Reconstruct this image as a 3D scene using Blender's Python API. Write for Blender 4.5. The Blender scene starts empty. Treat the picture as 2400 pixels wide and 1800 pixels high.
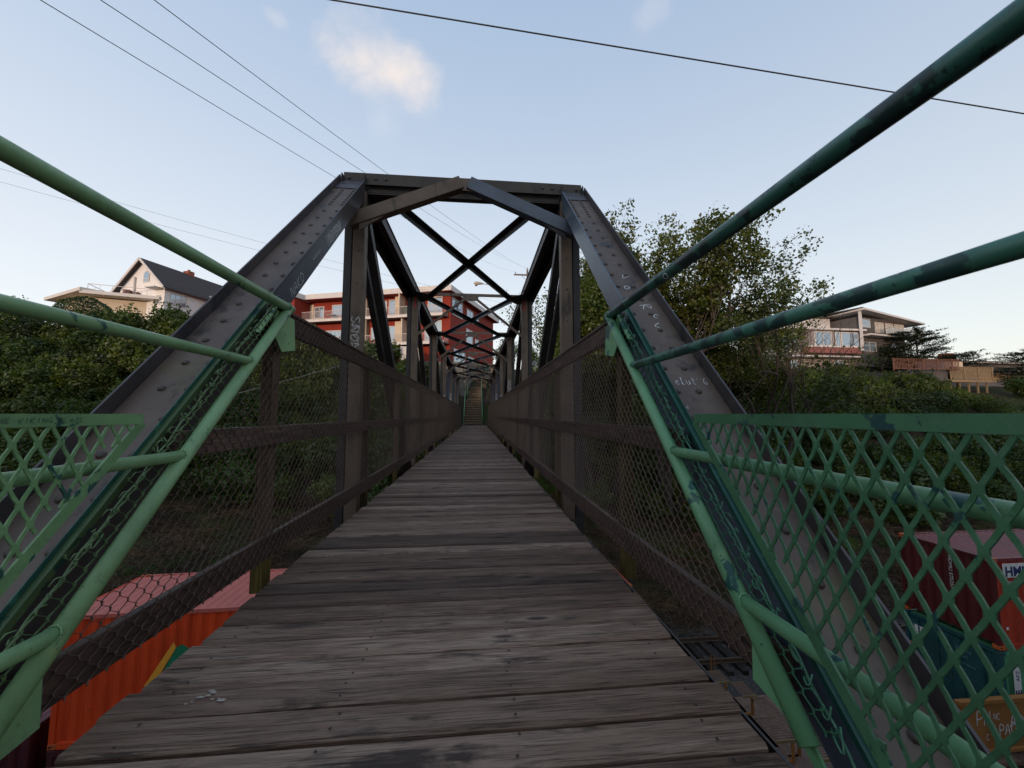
import bpy, math, random
import numpy as np
from mathutils import Vector, Matrix
random.seed(7); RNG=np.random.default_rng(11)
R=math.radians
SC=bpy.context.scene; COL=SC.collection
# ---------------------------------------------------------------- camera
cam_d=bpy.data.cameras.new('camera'); cam=bpy.data.objects.new('camera',cam_d); COL.objects.link(cam)
cam_d.sensor_width=36; cam_d.lens=13.452; cam_d.clip_start=0.02; cam_d.clip_end=6000
cam.location=(0.1604,0,1.0); cam.rotation_euler=(R(90)+0.0794,0,-0.0926)
cam_d.dof.use_dof=True; cam_d.dof.focus_distance=6.0; cam_d.dof.aperture_fstop=6.5
SC.camera=cam
# ---------------------------------------------------------------- sky and sun
SUN_EL=3.2; SUN_AZ=-150.0     # azimuth of the sun, degrees clockwise from +y (behind the camera on the left)
W=bpy.data.worlds.new('World'); SC.world=W; W.use_nodes=True
nt=W.node_tree; nt.nodes.clear()
def N(t,**k):
    n=nt.nodes.new(t)
    for a,b in k.items(): setattr(n,a,b)
    return n
sky=N('ShaderNodeTexSky'); sky.sky_type='NISHITA'; sky.sun_disc=False
sky.sun_elevation=R(SUN_EL); sky.sun_rotation=R(SUN_AZ); sky.altitude=20; sky.air_density=1.0; sky.dust_density=1.0; sky.ozone_density=1.3
SKY_STR=0.08
tc=N('ShaderNodeTexCoord')
def vec(v):
    n=N('ShaderNodeCombineXYZ'); 
    for i in range(3): n.inputs[i].default_value=v[i]
    return n.outputs[0]
def M(op,a,b=None,c=None):
    n=N('ShaderNodeMath',operation=op)
    for i,x in enumerate((a,b,c)):
        if x is None: continue
        if isinstance(x,(int,float)): n.inputs[i].default_value=x
        else: nt.links.new(x,n.inputs[i])
    return n.outputs[0]
def MIX(f,a,b,mode='MIX'):
    n=N('ShaderNodeMix',data_type='RGBA',blend_type=mode)
    for s,x in ((n.inputs[0],f),(n.inputs[6],a),(n.inputs[7],b)):
        if isinstance(x,(int,float)): s.default_value=x
        elif isinstance(x,tuple): s.default_value=(*x,1)
        else: nt.links.new(x,s)
    return n.outputs[2]
sep=N('ShaderNodeSeparateXYZ'); nt.links.new(tc.outputs['Generated'],sep.inputs[0])
# base sky: physical sky blended with the pale gradient of high thin haze after sunset
hz=M('POWER',M('SUBTRACT',1.0,M('MAXIMUM',sep.outputs[2],0.0)),1.2)
pale=MIX(hz,(0.30,0.445,0.68),(0.985,0.98,0.975))
azw=M('MULTIPLY_ADD',sep.outputs[0],-0.10,1.0)          # a little dimmer away from the sunset
n=N('ShaderNodeVectorMath',operation='SCALE'); nt.links.new(pale,n.inputs[0]); nt.links.new(azw,n.inputs[3]); pale=n.outputs[0]
skyc=N('ShaderNodeVectorMath',operation='SCALE'); nt.links.new(sky.outputs[0],skyc.inputs[0]); skyc.inputs[3].default_value=SKY_STR
n=N('ShaderNodeVectorMath',operation='SCALE'); nt.links.new(pale,n.inputs[0]); n.inputs[3].default_value=0.90
n2=N('ShaderNodeVectorMath',operation='ADD'); nt.links.new(n.outputs[0],n2.inputs[0]); nt.links.new(skyc.outputs[0],n2.inputs[1]); base=n2.outputs[0]
# clouds: one ragged evening cloud and two faint wisps
def cloud(c,rx,rz,amt,seed,scale=9.0,ragged=0.62):
    c=Vector(c).normalized(); rt=Vector((c.y,-c.x,0)).normalized(); up=rt.cross(c).normalized()
    def dot(v):
        n=N('ShaderNodeVectorMath',operation='DOT_PRODUCT'); nt.links.new(tc.outputs['Generated'],n.inputs[0]); n.inputs[1].default_value=v; return n.outputs['Value']
    u=M('DIVIDE',dot(rt),rx); v=M('DIVIDE',dot(up),rz); f=M('GREATER_THAN',dot(c),0.2)
    d=M('SQRT',M('ADD',M('MULTIPLY',u,u),M('MULTIPLY',v,v)))
    mp=N('ShaderNodeMapping'); nt.links.new(tc.outputs['Generated'],mp.inputs[0]); mp.inputs['Location'].default_value=(seed,seed*.3,0)
    no=N('ShaderNodeTexNoise'); nt.links.new(mp.outputs[0],no.inputs[0]); no.inputs['Scale'].default_value=scale; no.inputs['Detail'].default_value=8; no.inputs['Roughness'].default_value=ragged; no.inputs['Distortion'].default_value=0.15
    s=M('ADD',M('SUBTRACT',1.0,d),M('MULTIPLY',M('SUBTRACT',no.outputs[0],0.5),2.2))
    mr=N('ShaderNodeMapRange',interpolation_type='SMOOTHSTEP'); nt.links.new(s,mr.inputs[0]); mr.inputs[1].default_value=0.0; mr.inputs[2].default_value=1.05
    return M('MULTIPLY',M('MULTIPLY',mr.outputs[0],f),amt)
cl=cloud((-0.182,0.712,0.680),0.120,0.086,0.97,9.7,6.5,.58)
base=MIX(cl,base,(0.95,0.86,0.81))
cl=cloud((0.303,0.615,0.728),0.045,0.035,0.28,7.1,12)
base=MIX(cl,base,(0.80,0.80,0.84))
cl=cloud((-0.348,0.644,0.681),0.022,0.015,0.25,4.4,14)
base=MIX(cl,base,(0.85,0.82,0.82))
cl=cloud((-0.20,0.765,0.61),0.05,0.06,0.22,1.4,7)
base=MIX(cl,base,(0.82,0.84,0.88))
bg=N('ShaderNodeBackground'); bg.inputs[1].default_value=1.0; nt.links.new(base,bg.inputs[0])
wo=N('ShaderNodeOutputWorld'); nt.links.new(bg.outputs[0],wo.inputs[0])
sd=bpy.data.lights.new('sun','SUN'); sun=bpy.data.objects.new('sun',sd); COL.objects.link(sun)
sd.energy=1.8; sd.angle=R(2); sd.color=(1.0,0.76,0.58)
a=R(SUN_AZ); e=R(SUN_EL); sdir=Vector((math.sin(a)*math.cos(e),math.cos(a)*math.cos(e),math.sin(e)))
sun.rotation_euler=sdir.to_track_quat('Z','Y').to_euler(); sun.location=(-40,-70,30)
SC.view_settings.view_transform='Standard'; SC.view_settings.look='None'; SC.view_settings.gamma=1; SC.view_settings.exposure=0
SC.view_settings.use_curve_mapping=False
SC.render.engine='CYCLES'; SC.render.resolution_x=1024; SC.render.resolution_y=768

# ---------------------------------------------------------------- mesh helpers
class MB:
    def __init__(s): s.v=[]; s.f=[]; s.m=[]
    def add(s,vs,fs,mi=0):
        b=len(s.v); s.v+=[tuple(x) for x in vs]; s.f+=[tuple(b+i for i in f) for f in fs]; s.m+=[mi]*len(fs); return s
    def hexa(s,P,mi=0): # P: 4 bottom, 4 top
        return s.add(P,[(0,3,2,1),(4,5,6,7),(0,1,5,4),(1,2,6,5),(2,3,7,6),(3,0,4,7)],mi)
    def box(s,x0,x1,y0,y1,z0,z1,mi=0):
        return s.hexa([(x0,y0,z0),(x1,y0,z0),(x1,y1,z0),(x0,y1,z0),(x0,y0,z1),(x1,y0,z1),(x1,y1,z1),(x0,y1,z1)],mi)
    def beam(s,p0,p1,w,h,up=(0,0,1),off=(0,0),mi=0):
        p0=Vector(p0);p1=Vector(p1);d=(p1-p0).normalized();up=Vector(up)
        sd=d.cross(up)
        if sd.length<1e-5: up=Vector((0,1,0)); sd=d.cross(up)
        sd.normalize(); u=sd.cross(d).normalized()
        o=sd*off[0]+u*off[1]; a=sd*(w/2); b=u*(h/2)
        P=[p0+o-a-b,p0+o+a-b,p1+o+a-b,p1+o-a-b,p0+o-a+b,p0+o+a+b,p1+o+a+b,p1+o-a+b]
        return s.hexa(P,mi)
    def tube(s,pts,r,n=8,mi=0,cap=True):
        pts=[Vector(p) for p in pts]; rs=r if isinstance(r,(list,tuple)) else [r]*len(pts)
        ref=Vector((0,0,1))
        d0=(pts[-1]-pts[0]).normalized()
        if abs(d0.z)>.9: ref=Vector((1,0,0))
        vs=[];fs=[]
        for i,p in enumerate(pts):
            d=(pts[min(i+1,len(pts)-1)]-pts[max(i-1,0)]).normalized()
            a=d.cross(ref)
            if a.length<1e-4: a=d.cross(Vector((0,1,0)))
            a.normalize(); b=d.cross(a)
            for k in range(n):
                t=2*math.pi*k/n; vs.append(p+(a*math.cos(t)+b*math.sin(t))*rs[i])
        for i in range(len(pts)-1):
            for k in range(n):
                k2=(k+1)%n; fs.append((i*n+k,i*n+k2,(i+1)*n+k2,(i+1)*n+k))
        if cap: fs.append(tuple(range(n))[::-1]); fs.append(tuple((len(pts)-1)*n+k for k in range(n)))
        return s.add(vs,fs,mi)
    def poly(s,pts,th,nrm,mi=0): # polygon extruded by th along nrm (thickness centred)
        nrm=Vector(nrm).normalized(); n=len(pts)
        A=[Vector(p)-nrm*th/2 for p in pts]; B=[Vector(p)+nrm*th/2 for p in pts]
        return s.add(A+B,[tuple(range(n))[::-1],tuple(range(n,2*n))]+[(i,(i+1)%n,(i+1)%n+n,i+n) for i in range(n)],mi)
    def build(s,name,mats,parent=None,smooth=False,bevel=0,col=True):
        me=bpy.data.meshes.new(name); me.from_pydata(s.v,[],s.f)
        if not isinstance(mats,(list,tuple)): mats=[mats]
        for m in mats: me.materials.append(m)
        if len(mats)>1: me.polygons.foreach_set('material_index',s.m)
        if smooth: me.polygons.foreach_set('use_smooth',[True]*len(me.polygons))
        me.validate(); me.update()
        return link(name,me,parent,bevel)
def link(name,me,parent=None,bevel=0):
    o=bpy.data.objects.new(name,me); COL.objects.link(o)
    if parent is not None:
        o.parent=parent
    if bevel:
        b=o.modifiers.new('bevel','BEVEL'); b.width=bevel; b.segments=2; b.limit_method='ANGLE'
    return o
def npmesh(name,V,F,mats,parent=None,smooth=False): # V (n,3) F (m,k)
    me=bpy.data.meshes.new(name); V=np.asarray(V,np.float32);F=np.asarray(F,np.int32);k=F.shape[1]
    me.vertices.add(len(V)); me.vertices.foreach_set('co',V.ravel())
    me.loops.add(F.size); me.loops.foreach_set('vertex_index',F.ravel())
    me.polygons.add(len(F)); me.polygons.foreach_set('loop_start',np.arange(0,F.size,k,dtype=np.int32)); me.polygons.foreach_set('loop_total',np.full(len(F),k,np.int32))
    if not isinstance(mats,(list,tuple)): mats=[mats]
    for m in mats: me.materials.append(m)
    if smooth: me.polygons.foreach_set('use_smooth',[True]*len(F))
    me.update(calc_edges=True); me.validate()
    return me if parent=='mesh' else link(name,me,parent)
def thing(name,label,cat,loc=(0,0,0),rz=0,group=None):
    o=bpy.data.objects.new(name,None); COL.objects.link(o); o.location=loc; o.rotation_euler=(0,0,rz); o.empty_display_size=.2
    return tag(o,label,cat,group)
def tag(o,label=None,cat=None,group=None,kind=None):
    for k,v in (('label',label),('category',cat),('group',group),('kind',kind)):
        if v: o[k]=v
    return o
def place(o,parent):  # world-built mesh under a thing whose empty is moved: keep world coords
    o.parent=parent; o.matrix_parent_inverse=parent.matrix_basis.inverted(); return o

# ---------------------------------------------------------------- materials
class Mat:
    def __init__(s,name,rough=.7,metal=0,spec=.5):
        s.m=bpy.data.materials.new(name); s.m.use_nodes=True; s.nt=s.m.node_tree; s.p=s.nt.nodes['Principled BSDF']
        s.p.inputs['Roughness'].default_value=rough; s.p.inputs['Metallic'].default_value=metal
        s.p.inputs['Specular IOR Level'].default_value=spec
    def n(s,t,**k):
        x=s.nt.nodes.new(t)
        for a,b in k.items(): setattr(x,a,b)
        return x
    def l(s,a,b): s.nt.links.new(a,b)
    def co(s,scale=(1,1,1),rand=True,out='Object',rot=(0,0,0)):
        tc=s.n('ShaderNodeTexCoord'); mp=s.n('ShaderNodeMapping'); mp.inputs['Scale'].default_value=scale; mp.inputs['Rotation'].default_value=rot
        s.l(tc.outputs[out],mp.inputs[0])
        if rand:
            oi=s.n('ShaderNodeObjectInfo'); m=s.n('ShaderNodeMath',operation='MULTIPLY'); m.inputs[1].default_value=97
            s.l(oi.outputs['Random'],m.inputs[0]); s.l(m.outputs[0],mp.inputs['Location'])
        return mp.outputs[0]
    def noise(s,co,scale,detail=4,rough=.55,dist=0):
        x=s.n('ShaderNodeTexNoise'); s.l(co,x.inputs[0]); x.inputs['Scale'].default_value=scale; x.inputs['Detail'].default_value=detail
        x.inputs['Roughness'].default_value=rough; x.inputs['Distortion'].default_value=dist; return x.outputs[0]
    def ramp(s,f,stops,interp='LINEAR'):
        x=s.n('ShaderNodeValToRGB'); x.color_ramp.interpolation=interp; e=x.color_ramp.elements
        while len(e)<len(stops): e.new(.5)
        for i,(p,c) in enumerate(stops):
            e[i].position=p; e[i].color=(*c,1) if isinstance(c,tuple) else (c,c,c,1)
        s.l(f,x.inputs[0]); return x.outputs[0]
    def mix(s,f,a,b,mode='MIX'):
        x=s.n('ShaderNodeMix',data_type='RGBA',blend_type=mode)
        for so,v in ((x.inputs[0],f),(x.inputs[6],a),(x.inputs[7],b)):
            if isinstance(v,(int,float)): so.default_value=v
            elif isinstance(v,tuple): so.default_value=(*v,1)
            else: s.l(v,so)
        return x.outputs[2]
    def math(s,op,a,b=0.0):
        x=s.n('ShaderNodeMath',operation=op)
        for i,v in enumerate((a,b)):
            if isinstance(v,(int,float)): x.inputs[i].default_value=v
            else: s.l(v,x.inputs[i])
        return x.outputs[0]
    def rand(s): return s.n('ShaderNodeObjectInfo').outputs['Random']
    def color(s,c):
        if isinstance(c,tuple): s.p.inputs['Base Color'].default_value=(*c,1)
        else: s.l(c,s.p.inputs['Base Color'])
        return s
    def bump(s,h,strength=.3,dist=.01):
        b=s.n('ShaderNodeBump'); b.inputs['Strength'].default_value=strength; b.inputs['Distance'].default_value=dist
        s.l(h,b.inputs['Height']); s.l(b.outputs[0],s.p.inputs['Normal']); return s
def sc(c,k): return tuple(x*k for x in c)
def plain(name,c,rough=.7,var=.25,scale=6,metal=0,bump=.1,spec=.5,dirt=None):
    m=Mat(name,rough,metal,spec); co=m.co(); f=m.noise(co,scale,6,.65)
    c1=m.ramp(f,[(.3,sc(c,1-var)),(.7,sc(c,1+var))])
    if dirt:
        g=m.noise(m.co((1,1,.25)),scale*.35,5,.7); c1=m.mix(m.ramp(g,[(.52,0.),(.72,.8)]),c1,dirt)
    m.color(c1)
    if bump: m.bump(m.noise(co,scale*8,3),bump,.004)
    return m.m
def green_paint(name,c,old,amount,scale=7,stretch=(1,1,1)):
    m=Mat(name,.42,0,.5); co=m.co(stretch)
    big=m.noise(co,scale,7,.62,.3)
    mask=m.ramp(big,[(amount,0.),(amount+.015,1.)],'LINEAR')
    fine=m.noise(co,scale*7,4,.6); m2=m.ramp(fine,[(.69,0.),(.70,1.)])
    tone=m.noise(co,scale*.4,3); c1=m.ramp(tone,[(.3,sc(c,.82)),(.7,sc(c,1.18))])
    c2=m.mix(m2,c1,sc(old,.8)); c3=m.mix(mask,c2,old)
    rust=m.noise(co,scale*2.2,6,.75); c4=m.mix(m.ramp(rust,[(.66,0.),(.72,.85)]),c3,(.06,.028,.014))
    gr=m.noise(co,scale*.9,8,.78); c4=m.mix(m.ramp(gr,[(.50,0.),(.72,.55)]),c4,sc(c,.35)); wl=m.noise(co,scale*1.4,6,.7); c4=m.mix(m.ramp(wl,[(.60,0.),(.72,.35)]),c4,(c[0]*2.1,c[1]*1.35,c[2]*1.0))
    m.l(m.ramp(gr,[(.35,.30),(.65,.62)]),m.p.inputs['Roughness'])
    m.color(c4)
    h=m.mix(.5,mask,fine); m.bump(h,.25,.003); return m.m
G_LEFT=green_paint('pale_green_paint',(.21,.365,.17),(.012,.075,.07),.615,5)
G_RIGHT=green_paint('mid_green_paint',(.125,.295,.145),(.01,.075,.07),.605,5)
G_PATCH=green_paint('patched_green_paint',(.05,.175,.125),(.012,.05,.048),.50,6)
G_TOP=green_paint('worn_dark_green_paint',(.022,.105,.082),(.006,.028,.028),.49,6)
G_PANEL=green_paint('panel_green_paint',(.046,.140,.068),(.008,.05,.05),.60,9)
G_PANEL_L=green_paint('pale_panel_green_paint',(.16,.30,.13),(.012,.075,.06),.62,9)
G_DARK=green_paint('dark_teal_paint',(.012,.075,.055),(.03,.13,.09),.6,6)
G_EDGE=green_paint('olive_green_paint',(.075,.125,.05),(.012,.05,.04),.56,7)
def steel(name,c,c2,rough=.6,rust=.62,moss=False):
    m=Mat(name,rough,0,.5); co=m.co((1,1,1)); a=m.noise(co,2.6,8,.65,.4)
    col=m.ramp(a,[(.32,c),(.68,c2)])
    r=m.noise(co,5.5,7,.7,.6); col=m.mix(m.ramp(r,[(rust,0.),(rust+.09,.85)]),col,(.055,.028,.016))
    d=m.noise(m.co((1,1,.3)),4,6,.7); col=m.mix(m.ramp(d,[(.56,0.),(.66,.7)]),col,(.008,.008,.011))
    if moss:
        g=m.noise(co,1.3,5,.7); col=m.mix(m.ramp(g,[(.58,0.),(.72,.7)]),col,(.10,.085,.025))
    sp=m.noise(co,55,3,.6); col=m.mix(m.ramp(sp,[(.62,0.),(.72,.35)]),col,sc(c2,1.7))
    m.color(col); m.bump(m.noise(co,70,4,.6),.25,.003); return m.m
S_WEB=steel('weathered_web_plate',(.082,.055,.040),(.150,.104,.075),.55,.62,True)
S_FL=steel('grey_flange_steel',(.036,.030,.032),(.068,.056,.056),.45,.70)
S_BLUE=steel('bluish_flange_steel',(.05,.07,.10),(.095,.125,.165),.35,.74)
S_DK=steel('dark_truss_steel',(.016,.014,.016),(.036,.031,.032),.55,.64)
S_BR=steel('brown_truss_steel',(.095,.064,.044),(.165,.118,.082),.6,.66)
S_OB=steel('olive_brown_steel',(.030,.023,.017),(.062,.047,.035),.55,.64)
S_RIV=steel('rivet_steel',(.05,.035,.025),(.085,.06,.045),.45,.58)
def wood(name,c,c2,dark,scale=1.0,axis=0,spec=.35,rough=.6,stains=True):
    m=Mat(name,rough,0,spec)
    def st(a,b): 
        v=[b,b,b]; v[axis]=a; return tuple(x*scale for x in v)
    g=m.noise(m.co(st(2.2,46)),1,8,.68,.35)
    col=m.ramp(g,[(.28,sc(c,.75)),(.5,c),(.72,c2)])
    f=m.noise(m.co(st(5,230)),1,5,.65,.2); col=m.mix(m.ramp(f,[(.41,.85),(.49,0.)]),col,dark)
    ck=m.noise(m.co(st(1.1,75)),1,4,.55,.1); col=m.mix(m.ramp(ck,[(.655,0.),(.675,.95)]),col,sc(dark,.5))
    wv=m.noise(m.co(st(.9,9)),1,5,.6,1.2); col=m.mix(m.ramp(wv,[(.50,0.),(.66,.30)]),col,sc(c2,1.25))
    if stains:
        s_=m.noise(m.co(st(1.6,6.5)),1,6,.68,.4); col=m.mix(m.ramp(s_,[(.575,0.),(.66,.9)]),col,dark)
        kn=m.n('ShaderNodeTexVoronoi'); m.l(m.co(st(1.7,6.5)),kn.inputs[0]); kn.inputs['Scale'].default_value=1
        kd=m.ramp(kn.outputs['Distance'],[(.06,1.),(.13,0.)]); col=m.mix(m.ramp(kn.outputs['Distance'],[(.10,.45),(.24,0.)]),col,sc(c2,1.2)); col=m.mix(m.math('MULTIPLY',kd,.9),col,sc(dark,.8))
    rv=m.ramp(m.rand(),[(0,(.42,.37,.35)),(.3,(.75,.67,.63)),(.65,(1.0,.97,.95)),(1,(1.45,1.45,1.45))]); col=m.mix(1.0,col,rv,'MULTIPLY')
    m.color(col)
    h=m.mix(.5,g,f); m.bump(h,.6,.006)
    rr=m.ramp(g,[(.3,.75),(.7,.5)]); m.l(rr,m.p.inputs['Roughness']); return m.m
WD_DECK=wood('weathered_deck_timber',(.178,.112,.078),(.31,.222,.165),(.024,.013,.009))
WD_RAIL=wood('brown_rail_timber',(.072,.044,.035),(.115,.074,.058),(.014,.009,.008),1,1,rough=.85)
WD_POST=wood('brown_post_timber',(.075,.048,.032),(.125,.082,.052),(.022,.014,.01),1,2,rough=.8)
WD_YEL=wood('mossy_post_timber',(.11,.085,.02),(.16,.12,.035),(.03,.02,.008),1,2,rough=.8)
WIRE=plain('rusty_fence_wire',(.15,.10,.074),.6,.3,30,0,0)
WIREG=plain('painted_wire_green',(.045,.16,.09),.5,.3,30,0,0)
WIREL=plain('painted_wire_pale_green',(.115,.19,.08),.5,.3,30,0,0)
WHITEP=plain('white_marker_paint',(.62,.62,.62),.6,.08,20,0,0)
REDSP=plain('red_spray_paint',(.45,.03,.04),.6,.15,20,0,0)
MARK=plain('dark_marker_ink',(.025,.06,.045),.6,.3,40,0,0)

# ---------------------------------------------------------------- terrain
def sm(t): t=np.clip(t,0,1); return t*t*(3-2*t)
YK=np.array([19,25,30,35.3,38,42,47,55.])
XK=np.array([-60,-25,-9,-3.2,-1.6,1.6,3.2,9,28,60.])
ZK=np.array([[-9.3,-5.6,-1.8,4.2,7.6,9.3,10.2,10.6],[-9.3,-5.5,-1.5,4.4,7.9,9.6,10.2,10.8],[-9.3,-6,-3,.3,4.0,6.4,7.4,8.5],
[-9.3,-6.4,-3.4,-.5,1.6,4.6,6.2,8.0],[-9.3,-6.6,-3.6,-1.1,.0,2.4,4.3,7.4],[-9.3,-6.6,-3.6,-1.1,.0,2.4,4.3,7.4],
[-9.3,-6.4,-3.5,-.6,1.4,4.2,6.0,7.4],[-9.3,-6.2,-3.4,-.2,2.4,4.6,6.2,7.2],[-9.3,-6.4,-3.5,.4,3.4,5.0,6.2,7.0],[-9.3,-6.4,-3.6,-.2,2.4,3.8,4.6,5.4]])
def H(x,y):
    x=np.asarray(x,float); y=np.asarray(y,float); x,y=np.broadcast_arrays(x,y)
    cols=np.stack([np.interp(y,YK,z) for z in ZK],0)     # profiles at the XK stations
    xc=np.clip(x,XK[0],XK[-1]-1e-6); k=np.clip(np.searchsorted(XK,xc,side='right')-1,0,len(XK)-2)
    t=(xc-XK[k])/(XK[k+1]-XK[k]); t=sm(t)
    c0=np.take_along_axis(cols.reshape(len(XK),-1),k.reshape(1,-1),0).reshape(x.shape); c1=np.take_along_axis(cols.reshape(len(XK),-1),(k+1).reshape(1,-1),0).reshape(x.shape)
    h=c0*(1-t)+c1*t
    h=h-sm((y-120)/60)*14
    near=sm((-y-1.9)/.5)
    h=np.where(y<-1,-9.3+near*8.6+7.4*sm((-y-11)/9),h)  # unseen bluff added behind the camera to keep low sun off the bridge
    b=.35*np.sin(x*.43+1.3*np.sin(y*.31))*np.sin(y*.37+x*.11)+.18*np.sin(x*1.1+2)*np.sin(y*.9)
    return h+b*sm((y-18)/6)*sm((np.abs(x)-2.5)/3)
def axis(a,b,st,ext): 
    m=np.arange(a,b+.01,st); return np.array([-x for x in ext[::-1]]+list(m)+list(ext)) 
xs=np.array([-3000,-1200,-500,-250,-150]+list(np.arange(-100,110.1,1.5))+[150,250,500,1200,3000])
ys=np.array([-3000,-800,-200,-60,-40,-30,-26,-23,-20,-17,-14,-12,-9,-6,-3,-2.6,-2.4,-2.2,-2.0,-1.8,-1,2]+list(np.arange(5,90,1.25))+[95,105,120,140,160,185,250,500,1200,4000])
X,Y=np.meshgrid(xs,ys); Z=H(X,Y)
V=np.stack([X.ravel(),Y.ravel(),Z.ravel()],1); nx=len(xs); ny=len(ys)
i=np.arange(nx*ny).reshape(ny,nx); F=np.stack([i[:-1,:-1].ravel(),i[:-1,1:].ravel(),i[1:,1:].ravel(),i[1:,:-1].ravel()],1)
m=Mat('ground_soil_and_grass',.95,0,.2); co=m.co((1,1,1),False)
a=m.noise(co,.35,6,.6); b=m.noise(co,14,5,.7); c=m.noise(co,45,3,.7)
soil=m.ramp(b,[(.3,(.028,.02,.014)),(.7,(.075,.055,.036))]); grass=m.ramp(b,[(.3,(.025,.035,.01)),(.7,(.06,.075,.02))])
grav=m.ramp(c,[(.3,(.022,.018,.016)),(.55,(.07,.06,.052)),(.75,(.16,.15,.14))])
gm=m.mix(m.ramp(a,[(.45,0.),(.58,1.)]),soil,grass)
tcx=m.n('ShaderNodeTexCoord'); sp=m.n('ShaderNodeSeparateXYZ'); m.l(tcx.outputs['Object'],sp.inputs[0])
ym=m.ramp(m.math('MULTIPLY',m.math('ADD',sp.outputs[1],m.math('MULTIPLY',a,4.)),.01),[(.205,0.),(.23,1.)])
m.color(m.mix(ym,grav,gm)); m.bump(m.mix(.5,b,c),.8,.06)
GROUND=m.m
g=npmesh('ground',V,F,GROUND,None,True); tag(g,kind='structure')
# gravel stones of the rail bed that can be seen one by one near the tracks
def scatter_stones(n,x0,x1,y0,y1):
    c=np.stack([RNG.uniform(x0,x1,n),RNG.uniform(y0,y1,n)],1); z=H(c[:,0],c[:,1])
    r=RNG.uniform(.02,.06,n)[:,None]; base=np.array([[1,0,0],[-.5,.87,0],[-.5,-.87,0],[0,0,1.1]])
    an=RNG.uniform(0,6.28,n); ca,sa=np.cos(an),np.sin(an)
    P=np.einsum('ij,n->nij',base,r[:,0]); X2=P[:,:,0]*ca[:,None]-P[:,:,1]*sa[:,None]; Y2=P[:,:,0]*sa[:,None]+P[:,:,1]*ca[:,None]
    P=np.stack([X2+c[:,0:1],Y2+c[:,1:2],P[:,:,2]+z[:,None]],2).reshape(-1,3)
    F=(np.arange(n)*4)[:,None,None]+np.array([[0,1,3],[1,2,3],[2,0,3]])[None]; return P,F.reshape(-1,3)
P,F=scatter_stones(60000,-12,24,3,20)
o=npmesh('gravel_stones',P,F,plain('grey_ballast_stone',(.085,.075,.068),.9,.6,3,0,0)); tag(o,'grey and brown ballast stones of the rail bed below the footbridge','gravel',kind='stuff')
# ---------------------------------------------------------------- rail tracks
RAIL=plain('rusty_rail_steel',(.09,.055,.035),.5,.3,4); SLP=wood('dark_sleeper_timber',(.03,.022,.018),(.055,.042,.034),(.01,.008,.006),1,1)
slm=MB().box(-.12,.12,-1.3,1.3,0,.17)
slme=None
for ty,lab in ((11.1,'railway track under the container train'),(16.4,'empty railway track between the container train and the wooded bank')):
    t=thing('rail_track',lab,'railway track',(0,ty,-9.3))
    for s in (-1,1):
        mb=MB(); mb.box(-60,90,s*.75-.035,s*.75+.035,.30,.34); mb.box(-60,90,s*.75-.01,s*.75+.01,.19,.30); mb.box(-60,90,s*.75-.07,s*.75+.07,.17,.19)
        mb.build('rail',RAIL,t)
    for k in range(100):
        x=-22+k*.62
        if slme is None: o=slm.build('sleeper',SLP,t); slme=o.data
        else: o=link('sleeper',slme,t)
        o.location=(x,0,random.uniform(-.02,.01)); o.rotation_euler=(0,0,random.uniform(-.02,.02))

# ---------------------------------------------------------------- the bridge truss
Y1=4.9; PB=4.376; NP=8; YE=Y1-PB+NP*PB; YM=(Y1-PB+YE)/2
B=thing('truss_footbridge','long dark steel truss footbridge with a grey plank deck','bridge',(0,0,0))
# planks
NAIL=plain('rusty_nail',(.02,.012,.009),.6,.3,30,0,0)
PV=[]
for k in range(10):
    mb=MB(); n=10; rr=random.Random(k); w=.1325; ph=rr.uniform(0,6); am=rr.uniform(.0,.0035)
    e0=rr.uniform(-.010,.012); e1=rr.uniform(-.012,.010); vs=[];fs=[]
    ch=.010
    for i in range(n+1):
        x=-1.062+e0+(2.124-e0+e1)*i/n; dy=am*math.sin(ph+3*i/n)+rr.uniform(-.0012,.0012); dz=rr.uniform(-.001,.001)+.0022*math.sin(ph*2+2.5*i/n)
        vs+=[(x,-w/2+dy,-.05),(x,w/2+dy,-.05),(x,w/2+dy,-ch+dz),(x,w/2-ch+dy,dz),(x,-w/2+ch+dy,dz),(x,-w/2+dy,-ch+dz)]
    for i in range(n):
        for j in range(6): fs.append((i*6+j,(i+1)*6+j,(i+1)*6+(j+1)%6,i*6+(j+1)%6))
    fs+= [tuple(range(6)),tuple(n*6+j for j in range(6))[::-1]]
    mb.add(vs,[f[::-1] for f in fs])
    for xx in (-.92,-.3,.3,.92):
        for yy in (-.036,.036):
            if rr.random()<.12: continue
            nx_,ny_=xx+rr.uniform(-.012,.012),yy+rr.uniform(-.01,.01); mb.add([(nx_+.0055*math.cos(a),ny_+.0055*math.sin(a),.0024) for a in np.linspace(0,5.236,6)],[tuple(range(6))],1)
    me=bpy.data.meshes.new('plank'); me.from_pydata(mb.v,[],mb.f); me.materials.append(WD_DECK); me.materials.append(NAIL); me.polygons.foreach_set('material_index',mb.m); me.update(); PV.append(me)
y=-1.25; k=0
while y<YE-.02:
    o=link('plank',random.choice(PV),B); o.location=(random.uniform(-.008,.008),y,random.uniform(-.008,.003)); 
    o.rotation_euler=(random.uniform(-.028,.028),random.uniform(-.0015,.0015),random.uniform(-.003,.003)+(math.pi if random.random()<.5 else 0)); y+=.1462; k+=1
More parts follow.
